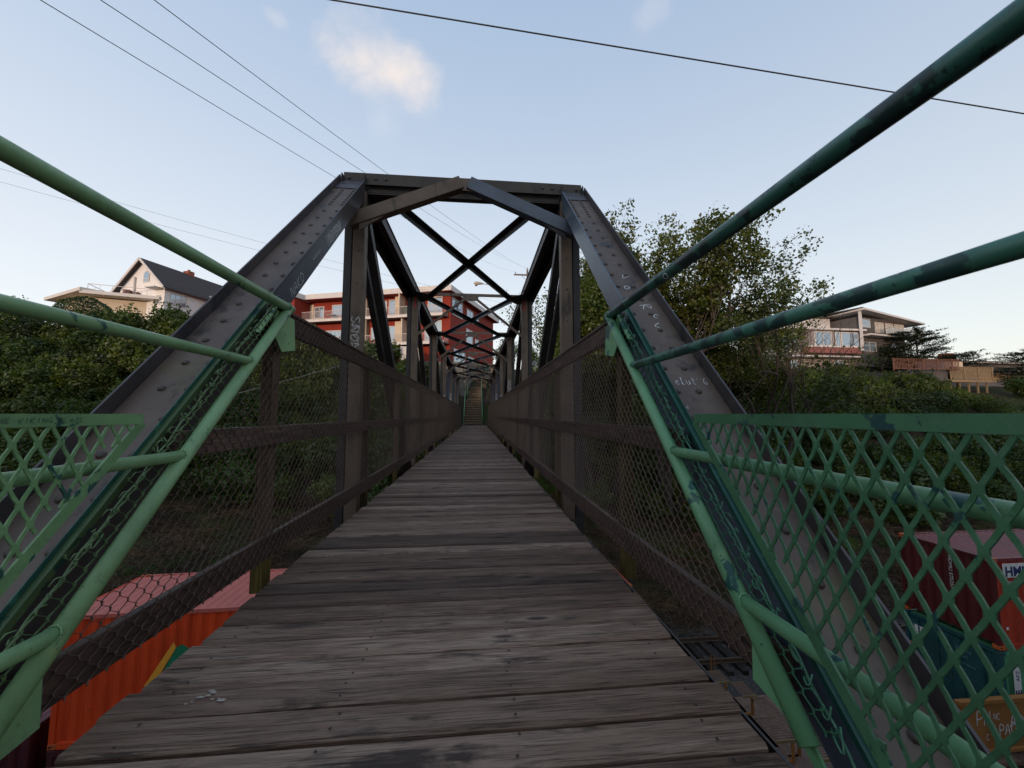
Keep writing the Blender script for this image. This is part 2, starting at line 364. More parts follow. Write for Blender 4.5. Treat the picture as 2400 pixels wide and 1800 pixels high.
# pale bird droppings and scuffs on the deck
DROP=plain('dry_white_splash',(.42,.37,.32),.8,.2,60,0,0)
mb=MB()
for (x,y,s) in [(-.79,1.55,.03),(-.74,1.53,.045),(-.83,1.50,.02),(-.88,2.9,.03),(-.2,4.2,.02),(.05,6.9,.03),(-.52,6.4,.025),(.14,8.1,.04),(.35,4.0,.02),(-.35,3.1,.015)]:
    for q in range(4):
        cx=x+random.gauss(0,s*.7); cy=y+random.gauss(0,s*.35); r=s*random.uniform(.08,.3); n=9
        mb.add([(cx+r*1.6*math.cos(t*6.283/n)*random.uniform(.6,1.2),cy+r*.6*math.sin(t*6.283/n)*random.uniform(.6,1.2),.0045) for t in range(n)],[tuple(range(n))])
mb.build('dried_splash',DROP,B)
MB().box(-1.03,1.03,-1.25,YE-.01,-.0545,-.051).build('gap_darkening_sheet',plain('gap_darkening_black',(.007,.006,.005),.95,.3,9,0,0),B)  # black sheet added under the planks so the gaps between them read dark
# stringers and floor beams
for x in (-.92,-.3,.3,.92): MB().box(x-.05,x+.05,-1.25,YE,-.30,-.055).build('stringer',WD_POST,B)
for k in range(NP+1):
    y=Y1-PB+PB*k; MB().beam((-1.5,y,-.43),(1.5,y,-.43),.16,.24).build('floor_beam',S_DK,B)
# end posts
dv=Vector((0,.6904,.7234)); nv=Vector((0,-.7234,.6904))
def slopez(y): return -1.0634+1.048*y
rivm=MB(); vs=[];n=8
for (r_,z_) in ((1,0),(.8,.55),(.35,.85)):
    for k in range(n): vs.append((r_*math.cos(k*6.2832/n),r_*math.sin(k*6.2832/n),z_))
fs=[(j*n+k,j*n+(k+1)%n,(j+1)*n+(k+1)%n,(j+1)*n+k) for j in range(2) for k in range(n)]+[tuple(2*n+k for k in range(n))]
rivm.add(vs,fs); RIV=bpy.data.meshes.new('rivet'); RIV.from_pydata(rivm.v,[],rivm.f); RIV.materials.append(S_RIV); RIV.polygons.foreach_set('use_smooth',[True]*len(RIV.polygons)); RIV.update()
def rivet(p,nrm,r,parent):
    o=link('rivet',RIV,parent); o.location=p; o.scale=(r,r,r*.9); o.rotation_euler=Vector(nrm).to_track_quat('Z','Y').to_euler(); return o
POSTS=[]
for s in (-1,1):
    a0=Vector((0,-.9,slopez(-.9))); a1=Vector((0,4.865,slopez(4.865)))    # line of the flange edges that face the camera
    xi=1.276*s; xo=1.60*s; mb=MB()
    def off(p,x,d): return Vector((x,p.y,p.z))+nv*d
    # flanges: plates from edge (0) to -.20 ; web at -.11
    for x,t,mi in ((xi+.006*s,.012,1),(xo-.006*s,.012,0)):
        P=[]
        tp_=.035 if mi==0 else 0
        A=[off(a0,x-t/2,-.19),off(a0,x+t/2,-.19),off(a1,x+t/2,-.19),off(a1,x-t/2,-.19)]
        Bq=[off(a0,x-t/2,tp_),off(a0,x+t/2,tp_),off(a1,x+t/2,tp_),off(a1,x-t/2,tp_)]
        mb.hexa(A+Bq,mi)
    w0,w1=min(xi,xo)+.014,max(xi,xo)-.014
    mb.hexa([off(a0,w0,-.045),off(a0,w1,-.045),off(a1,w1,-.045),off(a1,w0,-.045),off(a0,w0,-.033),off(a0,w1,-.033),off(a1,w1,-.033),off(a1,w0,-.033)],2)
    if s<0: row0,row1=w1-.045,w1-.175
    else: row0,row1=w0+.045,w0+.175
    o=mb.build('end_post',[S_FL,S_BLUE if s>0 else S_FL,S_WEB],B); POSTS.append(o)
    L=(a1-a0).length; t=L-.12; 
    while t>.3:
        p=a0+dv*t
        for q in (row0,row1):
            rivet(off(p,q,-.033),nv,.0205,o)
        t-= .085 if t>L-.95 else .215
    # cover plates at the top
    for t0,t1 in ((L-.36,L-.19),(L-.18,L-.02)):
        p0=a0+dv*t0;p1=a0+dv*t1
        MB().hexa([off(p0,w0+.004,-.032),off(p0,w1-.004,-.032),off(p1,w1-.004,-.032),off(p1,w0+.004,-.032),off(p0,w0+.004,-.022),off(p0,w1-.004,-.022),off(p1,w1-.004,-.022),off(p1,w0+.004,-.022)]).build('splice_plate',S_FL,B)
# far end posts (mirrored)
def my(y): return 2*YM-y
for s in (-1,1):
    mb=MB()
    for x,w,h in ((1.285,.014,.2),(1.59,.014,.2)): mb.beam((x*s,my(4.98),slopez(4.98)-.08),(x*s,my(-.2),slopez(-.2)-.08),w,h,(1,0,0) if 0 else (0,.7,.7))
    mb.beam((1.4375*s,my(4.98),slopez(4.98)-.08),(1.4375*s,my(-.2),slopez(-.2)-.08),.29,.014,(0,.7,.7)); mb.build('end_post',S_DK,B)
ZC0,ZC1=3.86,4.06
def py(k): return Y1+PB*(k-1)
for s in (-1,1):
    mb=MB()
    for x in (1.285,1.56): mb.box(*sorted((s*(x-.007),s*(x+.007))),Y1-.1,py(7)+.1,ZC0,ZC1-.004)
    mb.box(*sorted((s*1.262,s*1.585)),Y1+.02,py(7)+.1,ZC1-.003,ZC1+.01)
    for x in (1.30,1.545): mb.box(*sorted((s*(x-.05),s*(x+.05))),Y1,py(7),ZC0-.01,ZC0-.001)
    mb.build('top_chord',S_DK,B)
    mb=MB()
    for x in (1.29,1.53): mb.box(*sorted((s*(x-.007),s*(x+.007))),.3,YE-.1,-.75,-.52)
    for x in (1.30,1.52): mb.box(*sorted((s*(x-.05),s*(x+.05))),.3,YE-.1,-.76,-.752)
    mb.build('bottom_chord',S_DK,B)
    for k in range(1,8):
        y=py(k); z1=ZC0-.02 if k in (1,7) else ZC1-.05; mb=MB()
        # two rolled sections with a slit between them
        mb.box(*sorted((s*1.262,s*1.405)),y-.075,y-.065,-.75,z1,0); mb.box(*sorted((s*1.262,s*1.272)),y-.064,y+.06,-.75,z1,0); mb.box(*sorted((s*1.395,s*1.405)),y-.064,y+.06,-.75,z1,1)
        mb.box(*sorted((s*1.425,s*1.515)),y-.055,y-.045,-.75,z1+(.0 if k in(1,7) else .1),1); mb.box(*sorted((s*1.425,s*1.435)),y-.044,y+.05,-.75,z1,1); mb.box(*sorted((s*1.505,s*1.515)),y-.044,y+.05,-.75,z1,1)
        if s<0: o=mb.build('vertical_post',[S_BR,S_DK],B)
        else:
            o=mb.build('vertical_post',[S_DK if 0 else S_BR,S_DK],B)
        if k<=4:
            for j in range(int(4.2/.42)):
                rivet((s*1.335,y-.075,-.3+.42*j),(0,-1,0),.012,o)
    # diagonals in the side planes
    for k in range(0,8):
        if k in (0,7): continue
        if k<4: p0=(k,ZC0-.05);p1=(k+1,-.6)
        else: p0=(k+1,ZC0-.05);p1=(k,-.6)
        mb=MB()
        dd=Vector((0,py(p1[0])-py(p0[0]),p1[1]-p0[1])).normalized(); nn_=Vector((0,-dd.z,dd.y))
        if nn_.y>0: nn_=-nn_
        for x,w_ in ((1.335,.115),(1.465,.085)):
            A=Vector((s*x,py(p0[0]),p0[1])); C_=Vector((s*x,py(p1[0]),p1[1])); mb.beam(A+nn_*.06,C_+nn_*.06,w_,.010,nn_); 
            for e_ in (-1,1): mb.beam(A+Vector((e_*(w_/2-.005),0,0)),C_+Vector((e_*(w_/2-.005),0,0)),.010,.108,nn_)
        mb.build('diagonal',S_DK,B)
    # gusset plates
    for k in range(1,8):
        y=py(k); pts=[(s*1.28,y-.02,0),(s*1.28,y+.75,0),(s*1.05,y+.5,0),(s*.86,y+.12,0),(s*.86,y-.02,0)] if k<7 else [(s*1.28,y+.02,0),(s*1.28,y-.6,0),(s*1.05,y-.4,0),(s*.86,y,0)]
        if k>1 and k<7: pts=[(s*1.26,y-.38,0),(s*1.0,y-.20,0),(s*.93,y-.06,0),(s*.93,y+.18,0),(s*1.05,y+.3,0),(s*1.26,y+.5,0)]
        MB().poly([(p[0],p[1],ZC0+.005) for p in pts],.012,(0,0,1)).build('gusset_plate',S_DK,B)
        # vertical corner gusset in the truss plane
        MB().poly([(s*1.2655,y-.02 if k==1 else y-.42,ZC0+.10),(s*1.2655,y+.5,ZC0+.10),(s*1.2655,y+.22,ZC0-.32),(s*1.2655,y-.02,ZC0-.32)],.01,(1,0,0)).build('gusset_plate',S_DK,B)
# portal beam at the first panel point
mb=MB(); mb.box(-1.56,1.56,Y1-.025,Y1-.015,3.945,4.115); mb.box(-1.56,1.56,Y1-.08,Y1-.026,3.93,3.942); mb.box(-1.255,1.255,Y1-.014,Y1+.08,3.84,3.944)
mb.box(-1.56,1.56,Y1-.014,Y1+.06,4.106,4.115)
po=mb.build('portal_beam',S_OB,B)
for x in (-1.49,-1.29,-1.16,-1.03,1.03,1.16,1.29,1.49): rivet((x,Y1-.025,4.04),(0,-1,0),.022,po)
yk=Y1-.30
for s in (-1,1):
    mb=MB(); a=(s*1.40,yk,3.34); b=(s*.05,yk,3.90)
    mb.beam(a,b,.012,.15,(0,0,1),(0,.0)); mb.beam(a,b,.12,.012,(0,0,1),(-s*-.055,-.075) if 0 else (s*.055,-.075))
    o=mb.build('portal_knee_brace',S_BR if s<0 else S_BLUE,B)
    for q in (.06,.12,.2,.85,.93): 
        p=Vector(a).lerp(Vector(b),q); rivet(p+Vector((0,.03,-.083)),(0,0,-1),.012,o)
    MB().poly([(s*1.27,yk+.02,3.22),(s*1.27,yk+.02,3.46),(s*.93,yk+.02,3.60),(s*.80,yk+.02,3.54)],.012,(0,1,0)).build('gusset_plate',S_BR if s<0 else S_DK,B)
MB().poly([(-.24,yk+.03,3.82),(-.08,yk+.03,3.96),(.14,yk+.03,3.96),(.26,yk+.03,3.80),(.1,yk+.03,3.79)],.012,(0,1,0)).build('gusset_plate',S_BR,B)
mb=MB(); mb.box(-1.27,1.27,py(7)-.05,py(7)+.05,3.9,4.1); mb.build('portal_beam',S_DK,B)
# top struts with centre plates and knee braces
for k in range(2,8):
    y=py(k); mb=MB(); mb.box(-1.26,1.26,y-.055,y-.045,3.875,3.95); mb.box(-1.26,1.26,y-.044,y+.04,3.94,3.95)
    o=mb.build('top_strut',S_BR,B)
    MB().box(-.19,.19,y-.067,y-.057,3.765,3.90).build('centre_plate',S_BR,o)
    if k<5:
        for x in (-.15,0,.15): rivet((x,y-.067,3.885),(0,-1,0),.014,o); rivet((x,y-.067,3.80),(0,-1,0),.014,o)
        for x in (-.9,-.5,.5,.9): rivet((x,y-.055,3.91),(0,-1,0),.014,o)
    for s in (-1,1):
        mb=MB(); mb.beam((s*.15,y-.075,3.80),(s*1.27,y-.075,2.90),.010,.062); mb.beam((s*.15,y-.04,3.80),(s*1.27,y-.04,2.90),.06,.010,(0,0,1),(0,.02)); mb.build('knee_brace',S_BR,B)
# lateral X bracing in the top plane
for k in range(1,7):
    y0,y1=py(k)+.05,py(k+1)-.05
    for s in (-1,1):
        z=ZC0-.02 if s>0 else ZC0-.035
        mb=MB(); mb.beam((s*1.0,y0,z+.05),(-s*1.0,y1,z+.05),.09,.010,(0,0,1)); mb.beam((s*1.0,y0,z),(-s*1.0,y1,z),.010,.09,(0,0,1),(s*.045,0)); mb.build('lateral_brace',S_DK if s<0 else S_BLUE if k>1 else S_DK,B)
# red spray marks at the top of the second posts
for s in (-1,1): 
    mb=MB(); mb.box(*sorted((s*1.30,s*1.335)),py(2)-.078,py(2)-.0765,3.55,3.82); mb.build('spray_mark',REDSP,B)

# ---------------------------------------------------------------- strokes / graffiti
def ribbon(strokes,O,U,Vv,w,name,mat,parent,lift=.002):
    """strokes: lists of (u,v); built as thin ribbons on the plane O+u*U+v*V"""
    O=Vector(O);U=Vector(U).normalized();Vv=Vector(Vv).normalized();nn=U.cross(Vv).normalized(); mb=MB()
    for st in strokes:
        pts=[]
        for i in range(len(st)-1):   # Catmull-Rom resample
            p0=st[max(i-1,0)];p1=st[i];p2=st[i+1];p3=st[min(i+2,len(st)-1)]
            for j in range(4):
                t=j/4; f=lambda a,b,c,d: .5*((2*b)+(c-a)*t+(2*a-5*b+4*c-d)*t*t+(3*b-a-3*c+d)*t**3)
                pts.append((f(p0[0],p1[0],p2[0],p3[0]),f(p0[1],p1[1],p2[1],p3[1])))
        pts.append(st[-1]); vs=[]
        for i,p in enumerate(pts):
            a=pts[max(i-1,0)];b=pts[min(i+1,len(pts)-1)];dx,dy=b[0]-a[0],b[1]-a[1];L=math.hypot(dx,dy) or 1
            px,pyy=-dy/L*w/2,dx/L*w/2
            for sg in (1,-1): vs.append(O+U*(p[0]+sg*px)+Vv*(p[1]+sg*pyy)+nn*lift)
        mb.add(vs,[(2*i,2*i+1,2*i+3,2*i+2) for i in range(len(pts)-1)])
    return mb.build(name,mat,parent)
GL={'N':[[(0,0),(.1,1),(.7,0),(.8,1)]],'A':[[(0,0),(.4,1),(.75,0)],[(.15,.4),(.65,.4)]],'K':[[(0,0),(.05,1)],[(.7,1),(.05,.45),(.75,0)]],'D':[[(.05,0),(.1,1),(.8,.75),(.75,.2),(.05,0)]],
'V':[[(0,1),(.35,0),(.8,1)]],'O':[[(.4,1),(.05,.6),(.2,.05),(.65,.1),(.8,.65),(.4,1)]],'R':[[(.05,0),(.1,1),(.75,.8),(.1,.5),(.8,0)]],'S':[[(.8,.9),(.3,1),(.1,.7),(.7,.35),(.5,.02),(.05,.1)]],'L':[[(.1,1),(.05,.05),(.7,0)]],
'H':[[(0,0),(.05,1)],[(.7,0),(.7,1)],[(0,.5),(.7,.5)]],'E':[[(.7,1),(.1,.95),(.05,.5),(.6,.5)],[(.05,.5),(.05,0),(.7,.05)]],'T':[[(0,1),(.8,1)],[(.4,1),(.4,0)]],'M':[[(0,0),(.1,1),(.4,.4),(.7,1),(.85,0)]],
'B':[[(.05,0),(.08,1),(.6,.85),(.1,.52),(.75,.25),(.05,0)]],'Y':[[(0,1),(.4,.5),(.8,1)],[(.4,.5),(.3,0)]],'2':[[(.05,.8),(.4,1),(.7,.7),(.05,.05),(.8,.05)]],'G':[[(.75,.85),(.3,1),(.05,.5),(.35,0),(.75,.15),(.75,.45),(.45,.45)]],'Z':[[(.05,.95),(.75,1),(.05,0),(.8,.05)]],
'I':[[(.4,0),(.42,1)]],'U':[[(.05,1),(.1,.1),(.5,0),(.75,.3),(.75,1)]],'P':[[(.1,0),(.12,1),(.75,.8),(.6,.5),(.12,.45)]],'C':[[(.75,.9),(.3,1),(.05,.5),(.3,0),(.75,.1)]],'W':[[(0,1),(.2,0),(.45,.6),(.65,0),(.9,1)]],'e':[[(.1,.35),(.6,.4),(.4,.65),(.1,.3),(.3,0),(.7,.1)]],'l':[[(.1,0),(.35,1),(.2,.9),(.3,0),(.5,.1)]],'u':[[(.05,.6),(.1,.05),(.5,.05),(.6,.6),(.65,0)]],'t':[[(.35,1),(.3,.05),(.6,.05)],[(.05,.7),(.7,.7)]],"'":[[(.2,1),(.15,.8)]],'6':[[(.6,1),(.1,.4),(.4,0),(.65,.3),(.15,.4)]]}
def word(txt,size,asp=.8,rot=False,sp=1.0,jit=.04):
    out=[];u=0
    for ch in txt:
        if ch in GL:
            j=random.uniform(-jit,jit)*size
            for st in GL[ch]: out.append([(u+p[0]*size*asp+p[1]*size*.08,p[1]*size+j) for p in st])
        u+=size*asp*1.08*sp
    return out
def scribble(n,size,step):
    out=[];pts=[]
    for k in range(n):
        t=k*1.9; pts.append((k*step+size*.35*math.cos(t*1.3),size*.5+size*.42*math.sin(t)+random.uniform(-.1,.1)*size))
    out.append(pts); return out
# left post: inner flange outer face (faces the walkway). u runs up the slope, v towards the camera side
pu=Vector((0,.6904,.7234))
def onpost(s,y,d): return Vector((s*1.2755,y,slopez(y)))+nv*d
ribbon(word('NAKD',.075,.9),onpost(-1,2.95,-.165),pu,nv,.0045,'graffiti_tag',WHITEP,POSTS[0])
ribbon(word('HARGONZE',.032,.8),onpost(-1,3.33,-.12),pu,nv,.002,'graffiti_tag',WHITEP,POSTS[0])
for kk in range(3): ribbon(scribble(22,.085+.01*kk,.021),onpost(-1,3.62+.02*kk,-.15),pu,nv,.004,'graffiti_tag',WHITEP,POSTS[0])
ribbon(word('TMBEYERSD',.09,.6,sp=.95),onpost(-1,3.60,-.155),pu,nv,.005,'graffiti_tag',WHITEP,POSTS[0])
# dark patch beneath the left tags
mb=MB(); A=[onpost(-1,2.8,-.185),onpost(-1,4.02,-.185),onpost(-1,4.0,-.05),onpost(-1,3.86,-.03),onpost(-1,2.8,-.01)]; mb.poly([p+Vector((.0008,0,0)) for p in A],.0006,(1,0,0)); mb.build('overpainted_patch',plain('blue_black_overpaint',(.03,.034,.05),.45,.3,12),POSTS[0])
# right post: on the web (faces up and back toward the camera); u across, v up the slope
def onweb(s,x,y): return Vector((x,y,slopez(y)))+nv*-.0325
wu=Vector((1,0,0))
for ch,x,y,sz,rz in (('V',1.40,3.12,.07,-.5),('O',1.38,2.98,.06,0),('R',1.42,2.80,.085,-1.3),('C',1.47,2.68,.05,-.4),('L',1.44,2.60,.06,-.7)):
    c,s_=math.cos(rz),math.sin(rz); st=[[(p[0]*sz*c-p[1]*sz*s_,p[0]*sz*s_+p[1]*sz*c) for p in q] for q in word(ch,1,.9)]
    ribbon(st,onweb(1,x,y),wu,pu,.007,'graffiti_tag',WHITEP,POSTS[1])
ribbon(word("elut'6",.06,.55),onweb(1,1.35,2.16),wu,pu,.0035,'graffiti_tag',WHITEP,POSTS[1])
ribbon(word("e",.03,.8),onweb(1,1.33,2.02),wu,pu,.002,'graffiti_tag',WHITEP,POSTS[1])
ribbon(word('Y2',.05,.6),Vector((1.2755,4.05,slopez(4.05)))+nv*-.13,-pu,nv,.003,'graffiti_tag',WHITEP,POSTS[1],-.002)
# left first vertical post tag, vertical lettering
ribbon([[(p[1],-p[0]+0) for p in st] for st in word('SNONZ',.10,1.05)+scribble(12,.10,.042)],(-1.385,Y1-.0765,2.22),(1,0,0),(0,0,1),.008,'graffiti_tag',WHITEP,B)
for yy,xx in ((3,1.3),(4,1.3),(4,-1.36),(5,-1.36),(5,1.3)):
    ribbon([[(p[1],-p[0]) for p in st] for st in word('NOZRESW'[:5],.11,.9)],(xx-.03,py(yy)-.0765,1.9+.3*(yy%2)),(1,0,0),(0,0,1),.012,'graffiti_tag',WHITEP,B)

# ---------------------------------------------------------------- chain-link fences
XM=1.185; D2=.036; HH=.036
def zpipe(y): return -1.1613+1.0509*y
def chain(s,lab,top_c):
    t=thing('chain_link_fence',lab,'fence',(0,0,0))
    ys0=np.arange(1.02,my(1.02),D2); zb=.065; ZT=1.735; VV=[];FF=[];base=0
    for i,yc in enumerate(ys0):
        yy=min(yc,my(yc)); zt=min(ZT,zpipe(yy)+.155+random.uniform(-.02,.02)); nseg=int((zt-zb)/HH)
        if nseg<1: continue
        near=yc<7.5
        j=np.arange(nseg+1); sgn=np.where((j+i)%2==0,1.,-1.)
        if near:
            zz=np.repeat(zb+j*HH,2)+np.tile([-.0065,.0065],nseg+1); yz=yc+np.repeat(sgn,2)*D2*.52; xo=np.tile([-.0017,.0017],nseg+1)*np.repeat(sgn,2)
        else:
            zz=zb+j*HH; yz=yc+sgn*D2*.5; xo=0*zz
        r=np.where((zz>zpipe(yc))&(yc<4),.0042,.0027) if near else .0037
        wob=.0018*np.sin(zz*7+i*.9)+.004*np.sin(yc*1.7+zz*2.1)
        n=len(zz); P=np.empty((n,3,3))
        for q,(a,b) in enumerate(((1,0),(-.5,.87),(-.5,-.87))):
            P[:,q,0]=s*XM+xo+wob+a*r; P[:,q,1]=yz+b*r; P[:,q,2]=zz
        VV.append(P.reshape(-1,3)); k=np.arange(n-1)*3+base
        for q in range(3):
            q2=(q+1)%3; FF.append(np.stack([k+q,k+q2,k+3+q2,k+3+q],1))
        base+=n*3
    Vc=np.concatenate(VV); Fc=np.concatenate(FF); fc=Vc[Fc].mean(1); gm=(fc[:,2]>np.minimum(zpipe(fc[:,1]),zpipe(my(fc[:,1])))-.0)&(fc[:,1]<4)
    npmesh('chain_link_mesh',Vc,Fc[~gm],WIRE,t); npmesh('painted_mesh_edge',Vc,Fc[gm],WIREG if s>0 else WIREL,t)
    # timber rails and posts behind the mesh
    x0=s*(XM+.008)
    def seg(y0,y1,z0,z1,name,th=.04,mat=WD_RAIL,xo=0):
        mb=MB(); mb.box(*sorted((x0+s*xo,x0+s*(xo+th))),y0,y1,z0,z1); mb.build(name,mat,t,bevel=.004)
    ya=2.72; breaks=[2.72]+[Y1+PB*(q+.5) for q in range(0,6)]+[my(2.72)]
    for q in range(len(breaks)-1):
        seg(breaks[q]+.003,breaks[q+1]-.003,1.575,1.715,'top_rail'); seg(breaks[q]-.05,breaks[q+1]-.05,1.718,1.742,'cap_board',.062,top_c,-.012)
    br=[1.90]+breaks[1:-1]+[my(1.90)]
    for q in range(len(br)-1): seg(br[q]+.003,br[q+1]-.003,.80,.925,'middle_rail')
    br=[1.26]+breaks[1:-1]+[my(1.26)]
    for q in range(len(br)-1): seg(br[q]+.003,br[q+1]-.003,.062,.205,'bottom_rail')
    for yp in [2.80]+[Y1+PB*q+PB/2 for q in range(0,6)]+[my(2.80)]+[Y1+PB*q+.25 for q in range(0,7)]:
        mb=MB(); xa=x0+s*.042; mb.box(*sorted((xa,xa+s*.075)),yp-.05,yp+.05,-.16,1.70,0); mb.build('fence_post',WD_POST if s<0 else WD_YEL if yp<3.5 else WD_POST,t,bevel=.004)
        mb=MB(); mb.box(*sorted((xa-s*.001,xa+s*.076)),yp-.051,yp+.051,-.17,.05,0); mb.build('post_foot',WD_YEL,t)
    # a green mesh bar and lacing loops along the end post
    mats=(G_RIGHT,WIREG,G_DARK) if s>0 else (G_LEFT,WIREL,G_DARK)
    return t,mats
FL,mL=chain(-1,'left chain-link fence with brown timber rails beside the plank deck',WD_RAIL)
FR,mR=chain(1,'right chain-link fence with brown timber rails beside the plank deck',WD_RAIL)

# ---------------------------------------------------------------- green guard rails at the bridge end
def guard(s,lab,Gm,Gtop,Gpan,Wm,Gsec):
    t=thing('pipe_guardrail',lab,'railing',(0,0,0)); x=s*1.15
    def pt(y): return Vector((x,y,zpipe(y)))
    zs=[1.738,1.308,.816,.313]; ends=[]
    MB().tube([pt(1.125),pt(1.8),pt(2.748)],.0305,20).build('inclined_post',Gm,t,True)
    for i,z in enumerate(zs):
        ye=(z+1.1613)/1.0509
        mb=MB(); r=(.031,.024,.0235,.0245)[i]
        if i==0: mb.tube([(x,-1.2,z-.02),(x,.6,z-.01),(x,ye+.028,z+.0)],r,20)
        else: mb.tube([(x,-1.2,z),(x,ye-.012,z)],r,18)
        mb.build('rail_pipe',Gtop if i==0 else Gsec if i==1 else Gm,t,True)
        wb=[]
        for k in range(25):
            a_=k*6.2832/24; rr_=r*(1.10+.08*math.sin(k*2.7)); wb.append((x+rr_*math.cos(a_),ye-.030+.012*math.sin(a_),z+rr_*math.sin(a_)))
        MB().tube(wb,.0035,5).build('weld_bead',Gm,t,True)
    for y in (-1.2,): MB().tube([(x,y,-.1),(x,y,1.74)],.03,14).build('upright_post',Gm,t,True)
    # gusset plates
    xp=x-s*.0
    MB().poly([(s*1.178,2.66,1.70),(s*1.178,2.90,1.69),(s*1.178,2.93,1.47),(s*1.178,2.74,1.43),(s*1.178,2.60,1.56)],.008,(1,0,0)).build('gusset_plate',Gm,t)
    MB().poly([(s*1.173,1.10,-.02),(s*1.173,1.24,.14),(s*1.173,1.378,.285),(s*1.173,1.385,.04),(s*1.173,1.22,.02),(s*1.173,1.12,-.06)],.008,(1,0,0)).build('base_plate',Gm,t)
    # flat bar along the steel end post and short clip
    e0=Vector((s*1.258,.55,zpipe(.55)))+nv*.085; e1=Vector((s*1.258,2.80,zpipe(2.80)))+nv*.085
    MB().beam(e0,e1,.034,.006,nv).build('edge_bar',G_EDGE if s<0 else G_DARK,t)
    MB().beam(e0+nv*.012+Vector((s*.008,0,0)),e1+nv*.012+Vector((s*.008,0,0)),.004,.018,nv).build('edge_angle',G_DARK,t)
    MB().beam(Vector((s*1.19,2.50,zpipe(2.50)))+nv*.055,Vector((s*1.19,2.74,zpipe(2.74)))+nv*.055,.03,.008,nv).build('clip_bar',Gm,t)
    MB().beam(e0+Vector((s*.004,0,0))-nv*.028,e1+Vector((s*.004,0,0))-nv*.028,.03,.004,(1,0,0)).build('backing_strip',G_EDGE if s<0 else G_DARK,t)
    # lacing: tension wire and twisted ends of the mesh
    mb=MB(); L=(e1-e0).length; n=26
    ln=[e0+ (e1-e0)*(k/60)+Vector((-s*.05,0,0))+nv*(-.02+.006*math.sin(k*1.7)) for k in range(4,60)]
    mb.tube(ln,.0042,6)
    for k in range(2,40):
        if random.random()<.25: continue
        c=e0+(e1-e0)*((k+random.uniform(-.5,.5))/40)+Vector((-s*random.uniform(.045,.06),0,0)); h=random.uniform(.008,.034); q=random.uniform(.6,1.7); ph=random.uniform(-.5,.5)
        pts=[c+Vector((s*.012*math.cos(a*q+ph),0,0))+nv*(-.045+.05*a/6)+dv*(h*math.sin(a*1.3*q+ph)) for a in np.linspace(0,5.2,10)]
        mb.tube(pts,.0030,5)
    for k in range(3,30):   # wire tails between the mesh edge and the bar
        yk_=1.15+k*.055; p=Vector((s*1.188,yk_,zpipe(yk_)))+nv*random.uniform(.06,.10); 
        mb.tube([p,p+nv*.014+dv*.02+Vector((-s*.01,0,0)),p+nv*.024+dv*.008,p+nv*.016-dv*.014+Vector((s*.008,0,0))],.0022,5)
    mb.build('lacing_wire',Wm,t,True)
    # expanded-metal panel: frame bars and mesh
    xq=s*1.10; yc=1.58
    def ps(y): return Vector((xq,y,1.0-(yc-y)*1.075))
    MB().box(*sorted((xq-.004,xq+.004)),-1.15,yc,.964,1.002).build('panel_top_bar',Gpan,t)
    MB().box(*sorted((xq-.004,xq+.004)),-1.15,.62,-.07,-.03).build('panel_bottom_bar',Gpan,t)
    c0=ps(yc-.012)+Vector((0,0,-.004)); c1=ps(yc-.98)
    MB().beam(c0,c1,.0075,.034,nv,(0,-.02)).build('panel_sloping_bar',Gpan,t)
    mb=MB(); dy=.062; dz=.0565; kn=.010
    def inside(y,z): return z<.975 and z>-.06 and y<ps(0).y+yc-(1.0-z)/1.075-.012+0 and y>-1.15
    rows=int(1.05/dz)+2
    for r_ in range(rows):
        z=.972-dz*r_
        for c in range(46):
            y=-1.15+dy*c+(dy/2 if r_%2 else 0)
            if not inside(y-.01,z): continue
            w=.0105
            mb.beam((xq,y,z+kn*.9),(xq,y,z-kn*.9),.005,.017,(0,1,0))
            for sg in (-1,1):
                y2,z2=y+sg*dy/2,z-dz
                # sagging strand
                p1=Vector((xq,y+sg*.003,z-kn*.6)); p2=Vector((xq,y2-sg*.003,z2+kn*.6)); lim=inside(y2-.004,z2+.0)
                if not lim:
                    p2=p1.lerp(p2,.55)
                mid=p1.lerp(p2,.5)+Vector((s*.0015,0,0))
                mb.beam(p1,mid,.0046,.0094,(0,1,0)); mb.beam(mid,p2,.0046,.0094,(0,1,0))
    mb.build('expanded_metal_mesh',Gpan,t)
    return t
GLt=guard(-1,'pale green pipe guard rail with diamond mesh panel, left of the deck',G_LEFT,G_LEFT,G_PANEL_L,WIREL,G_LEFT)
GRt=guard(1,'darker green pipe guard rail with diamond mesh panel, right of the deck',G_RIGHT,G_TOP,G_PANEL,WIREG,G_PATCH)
# handwriting on the left panel bar
ribbon(word('THE VIKING BLAZE',.0135,.98,sp=1.05,jit=.06),(-1.0945,1.118,.976),(0,1,0),(0,0,1),.0015,'handwriting',MARK,GLt,.0008)
# round sticker on the top right pipe
mb=MB(); cx=Vector((1.15,1.84,1.738)); 
vs=[]
for k in range(28):
    t_=k*6.2832/28; ang=.95+.52*math.sin(t_); vs.append((1.15-.0316*math.sin(ang)*1.0,1.84+.022*math.cos(t_),1.728-.0316*math.cos(ang)))
vs2=[]
for k in range(28):
    t_=k*6.2832/28; ang=.95+.40*math.sin(t_); vs2.append((1.15-.0318*math.sin(ang),1.84+.017*math.cos(t_),1.728-.0318*math.cos(ang)))
mb.add(vs+vs2,[(k,(k+1)%28,28+(k+1)%28,28+k) for k in range(28)]); mb.build('sticker_ring',WHITEP,GRt)

